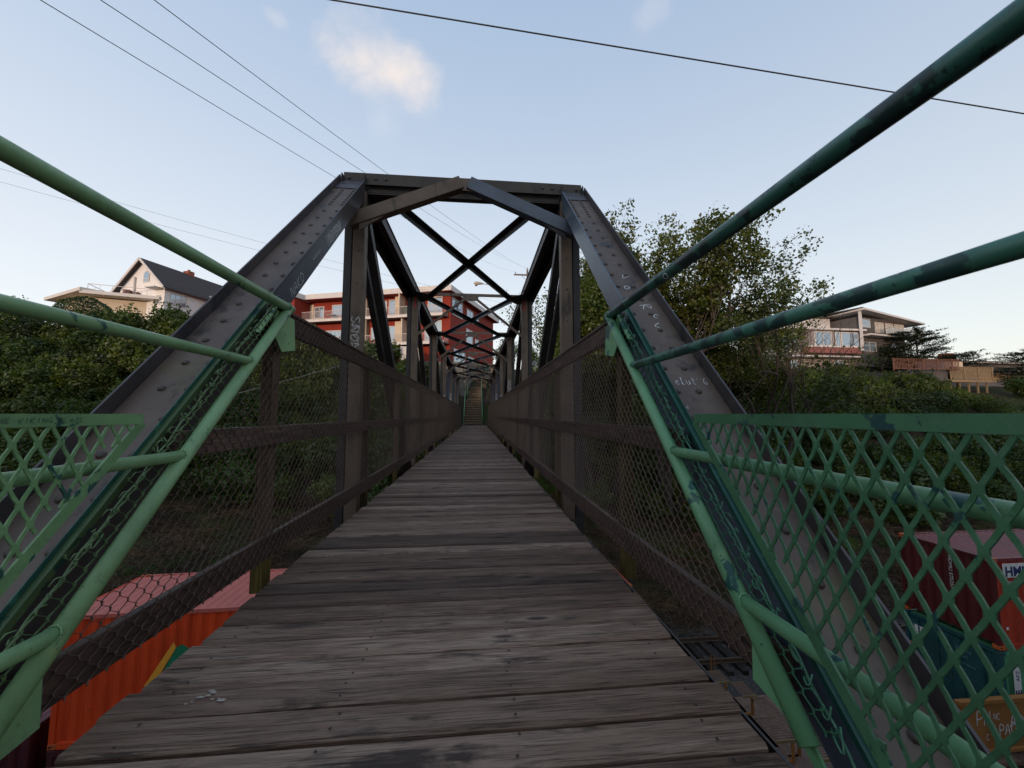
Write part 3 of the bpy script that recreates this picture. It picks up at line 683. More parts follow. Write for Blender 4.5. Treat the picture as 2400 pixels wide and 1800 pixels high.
# ---------------------------------------------------------------- concrete abutment behind the near end
CONC=plain('rough_concrete',(.17,.155,.135),.9,.3,2,0,.3,.3,(.05,.045,.035))
ab=MB(); ab.box(-3,3,-2.3,-1.3,-9.3,-.3); ab.box(-1.9,1.9,-1.299,.35,-9.3,-.78); o=ab.build('concrete_abutment',CONC); tag(o,'concrete abutment carrying the near end of the footbridge','abutment')
ab=MB(); ab.box(-2,2,YE-.3,YE+.9,-4,-.78); o=ab.build('concrete_abutment',CONC); tag(o,'concrete abutment carrying the far end of the footbridge below the stairs','abutment')

# ---------------------------------------------------------------- lettering helper
def text(s,size,mat,parent,O,U,Vv,name='lettering',ext=.001,lift=.004,bold=0,sx=1.0):
    c=bpy.data.curves.new('t','FONT'); c.body=s; c.size=size; c.extrude=ext; c.offset=bold; c.resolution_u=3
    o=bpy.data.objects.new('t',c); COL.objects.link(o); dg=bpy.context.evaluated_depsgraph_get(); dg.update()
    me=bpy.data.meshes.new_from_object(o.evaluated_get(dg)); bpy.data.objects.remove(o); bpy.data.curves.remove(c)
    me.materials.clear(); me.materials.append(mat)
    U=Vector(U).normalized();Vv=Vector(Vv).normalized();n=U.cross(Vv)
    mt=Matrix((( U.x*sx,Vv.x,n.x,O[0]+n.x*lift),(U.y*sx,Vv.y,n.y,O[1]+n.y*lift),(U.z*sx,Vv.z,n.z,O[2]+n.z*lift),(0,0,0,1)))
    me.transform(mt); me.name=name
    return link(name,me,parent)
BLACK=plain('black_hole_shade_and_print',(.008,.007,.007),.9,.1,5,0,0)
# ---------------------------------------------------------------- shipping containers
def corrug(mb,p,U,Vv,Nn,L,Hh,depth=.04,pitch=.28,mi=0):
    p=Vector(p);U=Vector(U);Vv=Vector(Vv);Nn=Vector(Nn); n=max(2,round(L/pitch)); pt=L/n; prof=[]
    for k in range(n):
        a=k*pt; prof+=[(a,0),(a+pt*.30,0),(a+pt*.5,-depth),(a+pt*.8,-depth)]
    prof.append((L,0)); vs=[]
    for a,d in prof: 
        q=p+U*a+Nn*d; vs+=[q,q+Vv*Hh]
    mb.add(vs,[(2*i,2*i+2,2*i+3,2*i+1) for i in range(len(prof)-1)],mi)
def grimy(name,c,rust=(.10,.03,.012)):
    m=Mat(name,.5,0,.5); co=m.co(); a=m.noise(co,.9,6,.65); col=m.ramp(a,[(.3,sc(c,.78)),(.7,sc(c,1.12))]); st=m.noise(m.co((3.5,3.5,.35)),1,6,.7); col=m.mix(m.ramp(st,[(.52,0.),(.70,.55)]),col,sc(c,.45)); r=m.noise(co,3.2,7,.78); col=m.mix(m.ramp(r,[(.64,0.),(.68,.9)]),col,rust); m.color(col); m.bump(m.noise(co,1.6,4),.25,.06); return m.m
def container(lab,loc,rz,L,Wd,Hh,side,endm,roofm,castm,doors=False,cat='shipping container',group=None):
    t=thing('shipping_container',lab,cat,loc,rz)
    mb=MB(); corrug(mb,(.12,.03,.13),(1,0,0),(0,0,1),(0,-1,0),L-.24,Hh-.22); mb.build('side_panel',side,t)
    mb=MB(); corrug(mb,(L-.12,Wd-.03,.13),(-1,0,0),(0,0,1),(0,1,0),L-.24,Hh-.22); mb.build('side_panel',side,t)
    mb=MB(); corrug(mb,(L-.03,.1,.13),(0,1,0),(0,0,1),(1,0,0),Wd-.2,Hh-.22); mb.build('end_panel',endm,t)
    mb=MB(); corrug(mb,(.06,.06,Hh-.025),(1,0,0),(0,1,0),(0,0,1),L-.12,Wd-.12,.02,.22); mb.build('roof_panel',roofm,t)
    if doors:
        for k in range(2):
            y0=.1+(Wd-.2)/2*k; w=(Wd-.2)/2-.01; mb=MB(); mb.box(.03,.07,y0,y0+w,.12,Hh-.14)
            for z in np.linspace(.3,Hh-.45,5): mb.box(.012,.029,y0+.05,y0+w-.05,float(z),float(z)+.16)
            d=mb.build('door',endm,t)
            for q in (.27,.73):
                m2=MB(); m2.tube([(-.005,y0+w*q,.1),(-.005,y0+w*q,Hh-.12)],.017,6); m2.build('locking_rod',castm,d)
    else:
        mb=MB(); corrug(mb,(.03,Wd-.1,.13),(0,-1,0),(0,0,1),(-1,0,0),Wd-.2,Hh-.22); mb.build('end_panel',endm,t)
    for x in (0,L-.16):
        for y in (0,Wd-.1):
            MB().box(x,x+.16 if x>0 else .12,y,y+.1,.11,Hh-.12).build('corner_post',side if x>0 or side is ORG else endm,t,bevel=.008)
            for z in (0,Hh-.118):
                MB().box(x-.006,x+.178,y-.006,y+.16 if y==0 else y+.106,z,z+.118).build('corner_casting',castm,t,bevel=.01)
                m2=MB(); yy=-.0075 if y==0 else y+.107; m2.add([(x+.05+.03*math.cos(a),yy,z+.06+.022*math.sin(a)) for a in np.linspace(0,5.5,8)],[tuple(range(8))]); m2.build('painted_casting_hole',BLACK,t)  # flat black disc stands in for the shade inside the casting hole
    for y in (0,Wd-.06): MB().box(.17,L-.17,y,y+.06,Hh-.10,Hh-.012).build('top_rail',roofm,t); MB().box(.17,L-.17,y,y+.06,.0,.13).build('bottom_rail',side,t)
    for x in (.0,L-.06): MB().box(x,x+.06,.16,Wd-.16,Hh-.10,Hh-.012).build('end_rail',endm,t)
    return t

ORG=grimy('orange_container_paint',(.66,.060,.009))
ORGR=plain('faded_orange_roof_paint',(.50,.115,.085),.55,.10,1.5,0,.05,.5,(.33,.10,.08))
ORGC=plain('orange_steel_casting',(.42,.085,.015),.6,.35,14,0,.2)
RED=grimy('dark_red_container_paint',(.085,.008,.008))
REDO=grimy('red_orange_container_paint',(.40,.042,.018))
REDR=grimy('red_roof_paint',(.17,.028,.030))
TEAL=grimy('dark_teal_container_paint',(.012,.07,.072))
GRN=grimy('pale_green_container_paint',(.09,.30,.16))
MAR=plain('maroon_container_paint',(.06,.009,.012),.55,.25,2,0,.05)
YEL=plain('orange_yellow_railcar_paint',(.27,.115,.028),.55,.22,2,0,.1,.5,(.16,.05,.012))
GRE=plain('tan_grating_edge',(.17,.12,.05),.6,.3,8)
GRT=plain('brown_steel_grating',(.17,.10,.07),.6,.35,8)
NAVY=plain('navy_print',(.01,.025,.10),.6,.1,8,0,0); WPR=plain('white_print',(.62,.60,.56),.6,.08,8,0,0); GPR=plain('pale_teal_print',(.12,.26,.27),.6,.1,8,0,0)
CY=plain('golden_print',(.75,.33,.03),.6,.08,8,0,0); CG=plain('green_print',(.01,.17,.075),.6,.1,8,0,0)
t=container('bright orange shipping container with a faded pink roof, passing right under the deck',(-9.25,10.0,-6.42),R(1.3),13.6,2.3,2.85,ORG,ORG,ORGR,ORGC)
# printed emblem: golden stripe and green flag shape on the orange side
def onside(x,z): return (x+9.25,.0275,z+6.42)
mb=MB(); mb.poly([onside(-7.40,-5.22),onside(-6.84,-4.30),onside(-6.78,-4.42),onside(-7.12,-5.06),onside(-7.28,-5.3)],.006,(0,1,0)); mb.build('printed_emblem',CY,t)
mb=MB(); mb.poly([onside(-7.10,-5.07),onside(-6.77,-4.42),onside(-6.66,-4.36),onside(-6.25,-4.62),onside(-6.25,-5.07)],.006,(0,1,0)); mb.build('printed_emblem',CG,t)
container('maroon shipping container with a dark roof, lower left of the orange container',(-23.2,9.7,-8.55),R(1.2),13.6,2.3,2.6,MAR,MAR,plain('maroon_roof',(.13,.035,.04),.55,.3,2),plain('maroon_steel_casting',(.05,.012,.012),.6,.3,14))
container('dark maroon shipping container standing under the bright orange one',(-9.25,10.0,-9.02),R(1.3),13.6,2.3,2.58,MAR,MAR,MAR,MAR)
# red container stack on the right
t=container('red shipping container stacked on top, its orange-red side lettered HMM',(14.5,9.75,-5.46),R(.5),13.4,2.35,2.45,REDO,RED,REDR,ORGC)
for k in range(1):
    MB().box(.28,1.5,-.036,-.03,1.93,2.31).build('label_board',WPR,t)
    text('HMM',.36,NAVY,t,(.34,-.037,1.97),(1,0,0),(0,0,1),lift=.002,bold=.012)
    text('www.hmm21.com',.15,WPR,t,(.36,-.035,1.76),(1,0,0),(0,0,1),lift=.003)
    MB().box(.22,.29,-.036,-.03,.55,.62).build('label_plate',WPR,t)
text('HDMU 575257',.125,WPR,t,(.026,1.02,2.2),(0,0,-1),(0,-1,0),lift=.004,sx=1.25)
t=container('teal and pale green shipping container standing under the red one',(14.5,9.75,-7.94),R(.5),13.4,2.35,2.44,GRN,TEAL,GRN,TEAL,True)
text('225778',.125,GPR,t,(.0,1.02,1.98),(0,-1,0),(0,0,1),lift=.004); text('22G1',.125,GPR,t,(.0,1.0,1.82),(0,-1,0),(0,0,1),lift=.004)
text('MAX GROSS',.075,GPR,t,(.0,.98,1.62),(0,-1,0),(0,0,1)); text('TARE',.075,GPR,t,(.0,.98,1.46),(0,-1,0),(0,0,1)); text('NET',.075,GPR,t,(.0,.98,1.30),(0,-1,0),(0,0,1)); text('CU CAP',.075,GPR,t,(.0,.98,1.15),(0,-1,0),(0,0,1))
MB().box(.002,.010,1.78,2.08,1.86,2.12).build('label_board',WPR,t)
mb=MB(); mb.box(-.004,.001,1.83,1.87,1.95,2.08); mb.box(-.004,.001,1.93,1.98,2.0,2.07); mb.box(-.004,.001,1.86,2.0,1.91,1.925); mb.build('label_mark',BLACK,t)
MB().box(.30,.52,-.036,-.03,.75,2.2).build('label_board',WPR,t)
text('ZOE',.26,NAVY,t,(.50,-.037,.95),(0,0,1),(-1,0,0),lift=.002,bold=.01); text('AFZ',.16,NAVY,t,(.48,-.037,1.68),(0,0,1),(-1,0,0),lift=.002)
# ---------------------------------------------------------------- rail cars
def railcar(lab,loc,L,col,grates,graf):
    t=thing('well_car',lab,'rail car',loc)
    mb=MB(); mb.box(1.6,L-1.6,-.05,.03,-1.25,.02); mb.box(1.6,L-1.6,2.42,2.5,-1.25,.02); mb.build('side_sill',col,t,bevel=.01)
    mb=MB(); mb.box(1.6,L-1.6,-.12,-.051,-.06,.03); mb.box(1.6,L-1.6,-.12,-.051,-1.26,-1.19); mb.build('sill_flange',col,t)
    MB().box(1.6,L-1.6,.04,2.41,-1.75,-1.65).build('well_floor',GRT,t)
    for x0,x1 in ((0,1.95),(L-1.95,L)):
        mb=MB(); mb.box(x0,x1,.9,1.5,-1.1,-.62); mb.box(x0,x1,.15,2.3,-.61,-.55); mb.box(x0+.02,x1-.02,-.04,2.44,-1.0,-.62,0); mb.build('end_platform',GRT,t)
        for x in (x0+.55,x1-.55) :
            for y in (.45,1.9):
                m2=MB(); m2.tube([(x,y,-2.1),(x,y+.1,-2.1)],.42,20); m2.build('wheel',RAIL,t)
        mb=MB(); mb.tube([(x0+.5 if x0==0 else x1-.5,1.2,-.9),(x0-.55 if x0==0 else x1+.55,1.2,-.9)],.1,8); mb.build('coupler',GRT,t)
    if grates is not None:
        for (x0,x1,y0,y1,z) in grates:
            mb=MB(); n=int((x1-x0)/.045)
            for k in range(n+1): mb.box(x0+k*(x1-x0)/n-.004,x0+k*(x1-x0)/n+.004,y0,y1,z-.025,z)
            n=int((y1-y0)/.045)
            for k in range(n+1): mb.box(x0,x1,y0+k*(y1-y0)/n-.004,y0+k*(y1-y0)/n+.004,z-.024,z-.001)
            g_=mb.build('grating',GRT,t)
            mb=MB(); mb.box(x0-.012,x1+.012,y0-.02,y0-.006,z-.05,z+.004); mb.box(x0-.012,x1+.012,y1+.006,y1+.02,z-.05,z+.004); mb.build('grating_edge',YEL,g_)
            mb=MB(); mb.box(x1-.13,x1-.08,y0,y0+.05,z-.42,z-.03); mb.box(x1-.3,x1-.08,y0,y0+.05,z-.46,z-.42); mb.build('bracket',YEL,g_)
    return t
t=railcar('orange-yellow well car with white graffiti at the lower right, carrying the red stack',(11.05,9.5,-6.45),20,YEL,None,1)
for w_,x_,z_,s_ in (('PH',2.1,-.62,.34),('NC',2.62,-.50,.15),('PAO',2.75,-.88,.26),('AD',3.1,-.72,.3),('C',2.36,-.98,.14)): ribbon(word(w_,s_,.7,sp=.9),(x_,-.052,z_),(1,0,0),(0,0,1),.022 if s_>.2 else .012,'graffiti_tag',WHITEP,t,.002)
t=railcar('dark rail car with brown grating walkways below the right deck edge',(-11.2,9.75,-7.0),19.2,GRT,None,0)
gs=[(18.55,19.0,1.80,2.25,.0),(19.02,19.40,1.2,1.72,-.01),(19.25,19.62,-.15,1.15,-.05),(18.72,19.26,-.38,.32,.06),(19.4,19.95,-.85,-.28,-.02),(20.0,20.5,-1.0,-.4,-.1)]
for (x0,x1,y0,y1,z) in gs:
    mb=MB(); n=int((x1-x0)/.065)
    for k in range(n+1): mb.box(x0+k*(x1-x0)/n-.008,x0+k*(x1-x0)/n+.008,y0,y1,z-.02,z)
    n=int((y1-y0)/.065)
    for k in range(n+1): mb.box(x0,x1,y0+k*(y1-y0)/n-.008,y0+k*(y1-y0)/n+.008,z-.019,z-.001)
    g_=mb.build('grating',GRT,t); mb=MB(); mb.box(x0-.012,x1+.012,y0-.03,y0-.006,z-.06,z+.004); mb.box(x0-.012,x1+.012,y1+.006,y1+.02,z-.05,z+.004); mb.build('grating_edge',GRE,g_)
    mb=MB(); mb.box(x1-.13,x1-.07,y0,y0+.05,z-.5,z-.03); mb.box(x1-.4,x1-.07,y0,y0+.06,z-.56,z-.5); mb.build('bracket',YEL,g_)
MB().box(18.0,20.4,.3,1.2,-1.0,-.65).build('draft_sill',GRT,t); MB().box(18.9,20.3,-.9,1.9,-.64,-.55).build('end_sill',GRT,t)
for x in (18.95,19.05): MB().tube([(x,2.6,-.9),(x,2.6,.25)],.016,6).build('grab_iron',YEL,t)

# ---------------------------------------------------------------- buildings
PANE=Mat('window_glass',.08,.0,.9); PANE.color((.05,.07,.09)); 
PANE.p.inputs['Metallic'].default_value=.55; PANE.p.inputs['Base Color'].default_value=(.34,.42,.50,1); PANE=PANE.m
BRED=plain('red_stucco',(.27,.035,.022),.85,.10,1.2,0,.5,.3,(.20,.028,.02)); BWH=plain('white_trim_paint',(.66,.60,.56),.6,.06,1.5,0,.05); BGRY=plain('grey_slab_underside',(.22,.18,.165),.8,.1,2)
BCRM=plain('cream_panel',(.62,.50,.37),.7,.06,2,0,.05); BTAN=plain('tan_chimney_stucco',(.30,.235,.17),.85,.12,2); RLW=plain('white_balcony_rail',(.60,.50,.47),.6,.05,4,0,0)
class Bld:
    def __init__(s,t,O,u,v): s.t=t; s.O=Vector((O[0],O[1],0)); s.u=Vector((u[0],u[1],0)).normalized(); s.v=Vector((v[0],v[1],0)).normalized()
    def P(s,a,b,z): return s.O+s.u*a+s.v*b+Vector((0,0,z))
    def box(s,mb,a0,a1,b0,b1,z0,z1,mi=0):
        p=[s.P(a0,b0,z0),s.P(a1,b0,z0),s.P(a1,b1,z0),s.P(a0,b1,z0),s.P(a0,b0,z1),s.P(a1,b0,z1),s.P(a1,b1,z1),s.P(a0,b1,z1)]
        return mb.hexa(p,mi)
    def part(s,name,mat,*bx,parent=None,bevel=0):
        mb=MB()
        for b in bx: s.box(mb,*b)
        return mb.build(name,mat,parent or s.t,bevel=bevel)
    # window on a face: face 'F' (b const, outward -b) or 'S' (a const, outward -a)
    def win(s,face,c,p0,p1,z0,z1,panes=2,fr=.09,frame=None,name='window',mull=None,pane=None):
        frame=frame or BWH; o=.06
        def bx(q0,q1,d0,d1,za,zb): return (q0,q1,c-d1,c-d0,za,zb) if face=='F' else (c-d1,c-d0,q0,q1,za,zb)
        L=[bx(p0,p1,0,o,z0,z0+fr),bx(p0,p1,0,o,z1-fr,z1),bx(p0,p0+fr,0,o,z0+fr,z1-fr),bx(p1-fr,p1,0,o,z0+fr,z1-fr)]
        for k in range(1,panes): q=p0+(p1-p0)*k/panes; L.append(bx(q-fr*.35,q+fr*.35,0,o*.8,z0+fr,z1-fr))
        w=s.part(name,frame,*L)
        for k in range(panes):
            q0=p0+(p1-p0)*k/panes+fr*.5;q1=p0+(p1-p0)*(k+1)/panes-fr*.5
            s.part('pane',pane or PANE,bx(q0,q1,.012,.022,z0+fr*.5,z1-fr*.5),parent=w)
        return w
    def railing(s,a0,a1,b0,b1,z,h=1.0,st=.14,mat=None,name='balcony_railing',posts=.02,parent=None):
        mat=mat or RLW; mb=MB(); L=math.hypot(a1-a0,b1-b0); n=max(1,int(L/st))
        A=s.P(a0,b0,z);Bq=s.P(a1,b1,z); up=Vector((0,0,1))
        mb.beam(A+up*h,Bq+up*h,.05,.05); mb.beam(A+up*.1,Bq+up*.1,.04,.04)
        for k in range(n+1): p=A.lerp(Bq,k/n); mb.beam(p+up*.1,p+up*h,.02,.02)
        return mb.build(name,mat,parent or s.t)
t=thing('apartment_building','red three-storey apartment block with white balconies and roof fascia on the hilltop','building',(0,0,0))
b=Bld(t,(-2.94,44),(-.9586,.2848),(.3828,.9238))
b.part('wall',BRED,(0,18.6,0,14.5,5.5,14.95)); b.part('wall',BRED,(18.6,32,-2.3,14.5,5.5,14.95))
# roof with thick white fascia
b.part('roof',BWH,(-.7,18.3,-1.3,15.2,15.0,15.62),(18.3,32.5,-3.1,15.2,15.0,15.62)); b.part('roof_soffit',BRED,(-.65,18.25,-1.25,15.1,14.951,14.999))
b.part('stair_tower',BTAN,(10.3,11.25,-.5,2.5,7.0,15.0),(10.35,11.2,-.2,2.4,15.63,17.1))
# balcony slabs
for z,a0,a1 in ((12.25,.25,10.25),(12.25,11.3,18.55),(9.05,.1,10.25),(9.05,11.3,15.5)):
    b.part('balcony_slab',BGRY,(a0,a1,-1.3,-.01,z,z+.16)); b.part('slab_edge',BWH,(a0,a1,-1.36,-1.31,z-.10,z+.2))
    b.railing(a0+.05,a1-.05,-1.28,-1.28,z+.16,1.0); b.railing(a0+.05,a0+.05,-1.28,-.05,z+.16,1.0)
b.win('F',0,.95,2.75,12.45,14.75,2); b.win('F',0,6.75,7.75,12.4,14.7,1,name='balcony_door'); b.win('F',0,8.0,10.1,12.9,14.6,2); b.win('F',0,13.6,15.4,12.6,14.5,2); b.win('F',0,16.5,17.9,12.9,14.4,2)
b.part('privacy_screen',BCRM,(5.6,5.75,-1.28,-.02,12.42,15.0),(5.76,6.65,-.5,-.02,12.42,14.9)); b.part('cream_panel',BCRM,(18.0,18.55,-.04,-.005,12.4,14.7))
b.win('F',0,1.0,3.1,9.25,11.9,3); b.win('F',0,6.7,7.7,9.2,11.5,1,name='balcony_door'); b.win('F',0,8.2,10.0,9.9,11.4,2); b.win('F',0,13.4,16.4,9.6,11.3,3)
b.part('privacy_screen',BCRM,(5.2,5.35,-1.28,-.02,9.25,12.0),(5.36,6.6,-.5,-.02,9.25,11.9))
b.win('F',-2.3,20.0,20.55,12.9,14.3,1); b.win('F',-2.3,22.5,24.5,12.9,14.3,2); b.win('F',-2.3,26.5,28.5,12.9,14.3,2); b.win('F',-2.3,20.0,22.0,9.4,11.0,2)
# patio things on the top balcony
pt=plain('patio_furniture_plastic',(.35,.28,.26),.6,.2,5)
b.part('patio_table',pt,(14.3,15.4,-1.0,-.3,13.0,13.06),(14.8,14.9,-.7,-.6,12.42,13.0)); b.part('patio_chair',pt,(12.2,12.7,-.9,-.4,12.42,13.2)); b.part('planter',pt,(13.2,13.7,-1.1,-.7,12.42,12.9)); b.part('planter',plain('green_planter',(.03,.06,.03),.8),(4.5,5.3,-1.0,-.4,12.42,13.6))
# end wall
b.win('S',0,.4,3.3,12.7,14.75,1,.13); b.win('S',0,4.65,6.7,12.9,14.5,2); b.win('S',0,7.5,8.6,13.0,14.3,2)
b.win('S',0,4.5,6.6,9.7,11.9,1,.13); b.win('S',0,7.4,8.6,9.9,11.1,2); b.win('S',0,1.0,4.2,6.9,8.75,1,.13); b.win('S',0,5.0,7.0,7.2,8.4,2)
# leaf decals on two big end windows
dk=plain('dark_leaf_decal',(.015,.02,.02),.6)
for (bb,zz,n_) in ((1.8,13.8,34),(2.6,7.9,34)):
    mb=MB()
    for k in range(n_):
        cb=bb+random.gauss(0,.45); cz=zz+random.gauss(0,.38); r_=random.uniform(.05,.14)
        if abs(cb-bb)>1.1 or abs(cz-zz)>.75: continue
        mb.add([b.P(-.064,cb+r_*math.cos(a)*random.uniform(.5,1.2),cz+r_*math.sin(a)*random.uniform(.6,1.3)) for a in np.linspace(0,5.4,7)],[tuple(range(7))])
    mb.build('window_decal',dk,t)
for bb in (4.2,9.2,11.6): b.part('wall_joint',plain('dark_red_joint',(.15,.02,.015),.9),(-.012,-.002,bb,bb+.05,5.6,14.9))
b.part('wall_corner_strip',BRED,(-.06,.2,-.06,-.002,5.5,14.9))
# concrete retaining wall by the stairs
RW=plain('mottled_retaining_wall',(.15,.14,.125),.95,.35,1.5,0,.6,.3,(.04,.05,.03))
mb=MB(); mb.hexa([(-6.4,42.5,3.0),(-1.3,42.5,3.0),(-1.3,42.9,3.0),(-6.4,42.9,3.0),(-6.4,42.5,6.85),(-1.3,42.5,6.8),(-1.3,42.9,6.8),(-6.4,42.9,6.85)]); mb.hexa([(-1.29,42.6,3.0),(-1.0,42.6,3.0),(.2,51,5.0),(-.1,51,5.0),(-1.29,42.6,6.8),(-1.0,42.6,6.8),(.2,51,7.9),(-.1,51,7.9)]); mb.hexa([(.21,51,5.0),(3.2,51,5.0),(3.2,51.4,5.0),(.21,51.4,5.0),(.21,51,7.9),(3.2,51,7.7),(3.2,51.4,7.7),(.21,51.4,7.9)]); o=mb.build('retaining_wall',RW); tag(o,'mottled grey retaining wall at the foot of the red apartment block','wall')
o=MB().box(1.75,2.9,42.5,42.9,2.5,6.2).build('retaining_wall',plain('tan_retaining_wall',(.20,.13,.085),.9,.2,2)); tag(o,'small tan retaining wall right of the upper stairs','wall')
o=MB().box(-7.9,-5.9,41.0,41.2,6.6,8.2).build('white_screen',BWH); tag(o,'low white garden screen in the shrubs left of the retaining wall','screen')

# white gabled house with flat wing, left
t=thing('white_house','white gabled house with a dark shingle roof and an arched attic window','house',(0,0,0))
SID=Mat('white_clapboard',.6); co=SID.co((1,1,1),False); wv=SID.n('ShaderNodeTexWave',wave_type='BANDS',bands_direction='Z',wave_profile='SAW'); SID.l(co,wv.inputs[0]); wv.inputs['Scale'].default_value=1.3
SID.color((.83,.79,.76)); SID.bump(wv.outputs['Fac'],.6,.02); SID=SID.m
SHG=plain('dark_shingles',(.055,.042,.04),.9,.3,9,0,.6); BRK=plain('chimney_brick',(.27,.075,.04),.9,.3,12,0,.4)
b=Bld(t,(-34.45,45),(-.952,.306),(.306,.952))
wW,gz,ez=6.6,18.45,15.35; rl=11
mb=MB(); b.box(mb,0,wW,0,rl,9.0,ez); vs=[b.P(0,0,ez),b.P(wW,0,ez),b.P(wW/2,0,gz),b.P(0,rl,ez),b.P(wW,rl,ez),b.P(wW/2,rl,gz)]; mb.add(vs,[(0,1,2),(3,5,4),(0,2,5,3),(1,4,5,2)]); mb.build('wall',SID,t)
mb=MB()
for sgn,e0 in ((0,-.5),(1,wW+.5)):
    pz=ez-.30; d=Vector((0,0,.14)); P=[b.P(e0,-.5,pz-.16),b.P(wW/2,-.5,gz+.05),b.P(wW/2,rl+.5,gz+.05),b.P(e0,rl+.5,pz-.16)]; mb.hexa(P+[p+d for p in P])
mb.build('roof',SHG,t)
mb=MB()
for e0 in (-.5,wW+.5): mb.beam(b.P(e0,-.54,ez-.42),b.P(wW/2,-.54,gz+.08),.08,.24,(0,0,1))
mb.build('barge_board',BWH,t)
b.part('chimney',BRK,(3.0,3.9,4.6,5.3,17.2,19.0)); b.part('chimney_pot',BRK,(3.35,3.55,4.85,5.05,19.01,19.25))
# arched window on the gable front
mb=MB(); arch=[(3.2,15.9),(3.2,16.7)]+[(2.75+.45*math.cos(a),16.7+.55*math.sin(a)) for a in np.linspace(.2,2.94,9)]+[(2.3,16.7),(2.3,15.9)]
mb.poly([b.P(a_,-.035,z_) for a_,z_ in arch],.05,b.v); aw=mb.build('attic_window',BWH,t)
mb=MB(); arch2=[(2.75+(a_-2.75)*.84,16.55+(z_-16.55)*.87) for a_,z_ in arch]; mb.poly([b.P(a_,-.066,z_) for a_,z_ in arch2],.012,b.v); mb.build('pane',PANE,aw)
b.part('window_sash',BWH,(2.35,3.15,-.085,-.07,16.25,16.32),parent=aw)
b.win('S',0,.55,2.35,13.35,14.65,3,.08); b.part('bay_canopy',BWH,(.1,1.5,-1.0,-.01,14.9,15.0)); b.win('F',0,.55,1.1,13.2,14.3,1); b.part('porch_post',BWH,(4.3,4.45,-.2,-.05,12,16.6)); b.win('F',0,5.2,6.3,13.1,14.9,1)
# flat-roofed wing to the left, with a white roof-deck railing
fw=Bld(t,(-41.2,43.6),(-.87,.49),(.62,.785))
fw.part('wing_wall',BCRM,(.9,8,.9,10,9,13.9)); fw.part('wing_roof',BWH,(-.4,8.6,-.5,10,13.95,14.3)); 
f2=Bld(t,(-41.2,43.6),(.96,.27),(-.27,.96)); f2.part('wing_wall',BCRM,(.2,6,.9,8,9,13.6)); f2.part('wing_roof',BWH,(-.2,6.4,-.45,8,13.7,14.05))
f2.railing(-.0,6.0,.4,.4,14.06,.9,1.0,name='deck_railing'); f2.railing(0,0,.4,6,14.06,.9,1.0,name='deck_railing')
f2.part('deck_chair',plain('dark_deck_chair',(.12,.05,.04),.7),(2.5,3.1,1.2,1.8,14.06,14.9),(3.5,3.9,1.2,1.5,14.06,14.7))

# right-hand houses
t=thing('modern_house','grey two-storey house with a broad white eave and glass balcony, far right','house',(0,0,0))
GRW=plain('grey_cladding',(.10,.088,.085),.8,.1,3); ANN=plain('off_white_trim',(.64,.585,.56),.6,.05,3,0,0); DKR=plain('dark_roofing',(.04,.036,.036),.9,.2,4)
b=Bld(t,(53.2,46.6),(1,.22),(-.25,.97))
b.part('wall',GRW,(-1.4,8.4,.4,7,7.5,14.3)); 
mb=MB(); P=[b.P(-2.2,-.9,14.9),b.P(10.6,-.9,13.75),b.P(10.6,8,13.75),b.P(-2.2,8,14.9)]; mb.hexa(P+[p+Vector((0,0,.24)) for p in P]); mb.build('roof',ANN,t)
mb=MB(); P=[b.P(-2.25,-.7,15.16),b.P(10.2,-.7,14.02),b.P(9.5,8,14.02),b.P(-4.6,8,14.9)]; mb.hexa(P+[p+Vector((0,0,.12)) for p in P]); mb.build('roof_covering',DKR,t)
b.part('porch_column',ANN,(-1.95,-1.7,-.3,-.05,9.5,14.85)); b.win('F',.4,-1.2,1.1,12.9,14.1,3,.05)
for a0,a1 in ((2.1,3.9),(4.3,5.9),(6.3,7.5),(7.6,8.3)): b.win('F',.4,a0,a1,12.0,13.8,2,.08,ANN,pane=plain('curtained_glass',(.52,.44,.36),.3,.06,2,0,0))
b.part('balcony_slab',ANN,(-1.2,9.6,-.9,.38,11.55,11.8)); b.part('balcony_roofing',DKR,(-1.3,9.7,-1.0,.38,11.81,11.86))
GLS=Mat('balcony_glass',.1,0,.6); GLS.color((.45,.44,.42)); GLS.p.inputs['Alpha'].default_value=.6; GLS=GLS.m
bl=b.part('balcony_glass',GLS,(2.0,9.4,-.86,-.84,11.9,12.85)); 
for k in range(6): b.part('balcony_post',ANN,(2.0+k*1.48,2.05+k*1.48,-.9,-.82,11.87,12.95))
b.part('balcony_rail',ANN,(2.0,9.45,-.9,-.82,12.955,13.0)); b.win('F',.4,-.6,2.0,9.6,10.9,2,.05); b.win('F',.4,5.2,6.6,9.6,10.9,1,.1)
t=thing('bay_house','pale house with a glazed bay and dusky red skirt behind the leafy tree','house',(0,0,0))
b=Bld(t,(42.0,46.6),(1,.03),(-.03,1))
PGW=plain('pale_grey_cladding',(.30,.25,.235),.8,.08,3)
b.part('wall',PGW,(-1.5,9.4,.8,8,6.5,12.2)); b.part('bay_roof',ANN,(-2,10.6,-.6,8,12.25,12.5)); b.part('bay_skirt',plain('dusky_red_shingles',(.27,.10,.085),.85,.15,6),(2,9.9,-.3,.79,9.2,9.95))
b.part('bay_sill',ANN,(1.9,10,-.35,.79,9.96,10.12)); b.win('F',.8,-1.0,1.6,9.4,12.0,2,.12); 
b.part('bay_wall',PGW,(2.2,6.0,-.2,.79,10.13,12.24)); b.win('F',-.2,6.1,6.9,10.13,12.1,1,.1); b.win('F',-.2,7.0,9.7,10.13,12.1,1,.14); b.win('F',-.2,3.0,5.6,10.13,12.1,2,.14)
b.part('lower_roof',ANN,(-.5,9.6,-.7,.79,8.6,8.75)); b.win('F',.8,.0,1.4,7.0,8.3,1,.12,ANN); b.win('F',.8,6.8,8.6,6.9,8.4,2,.08)
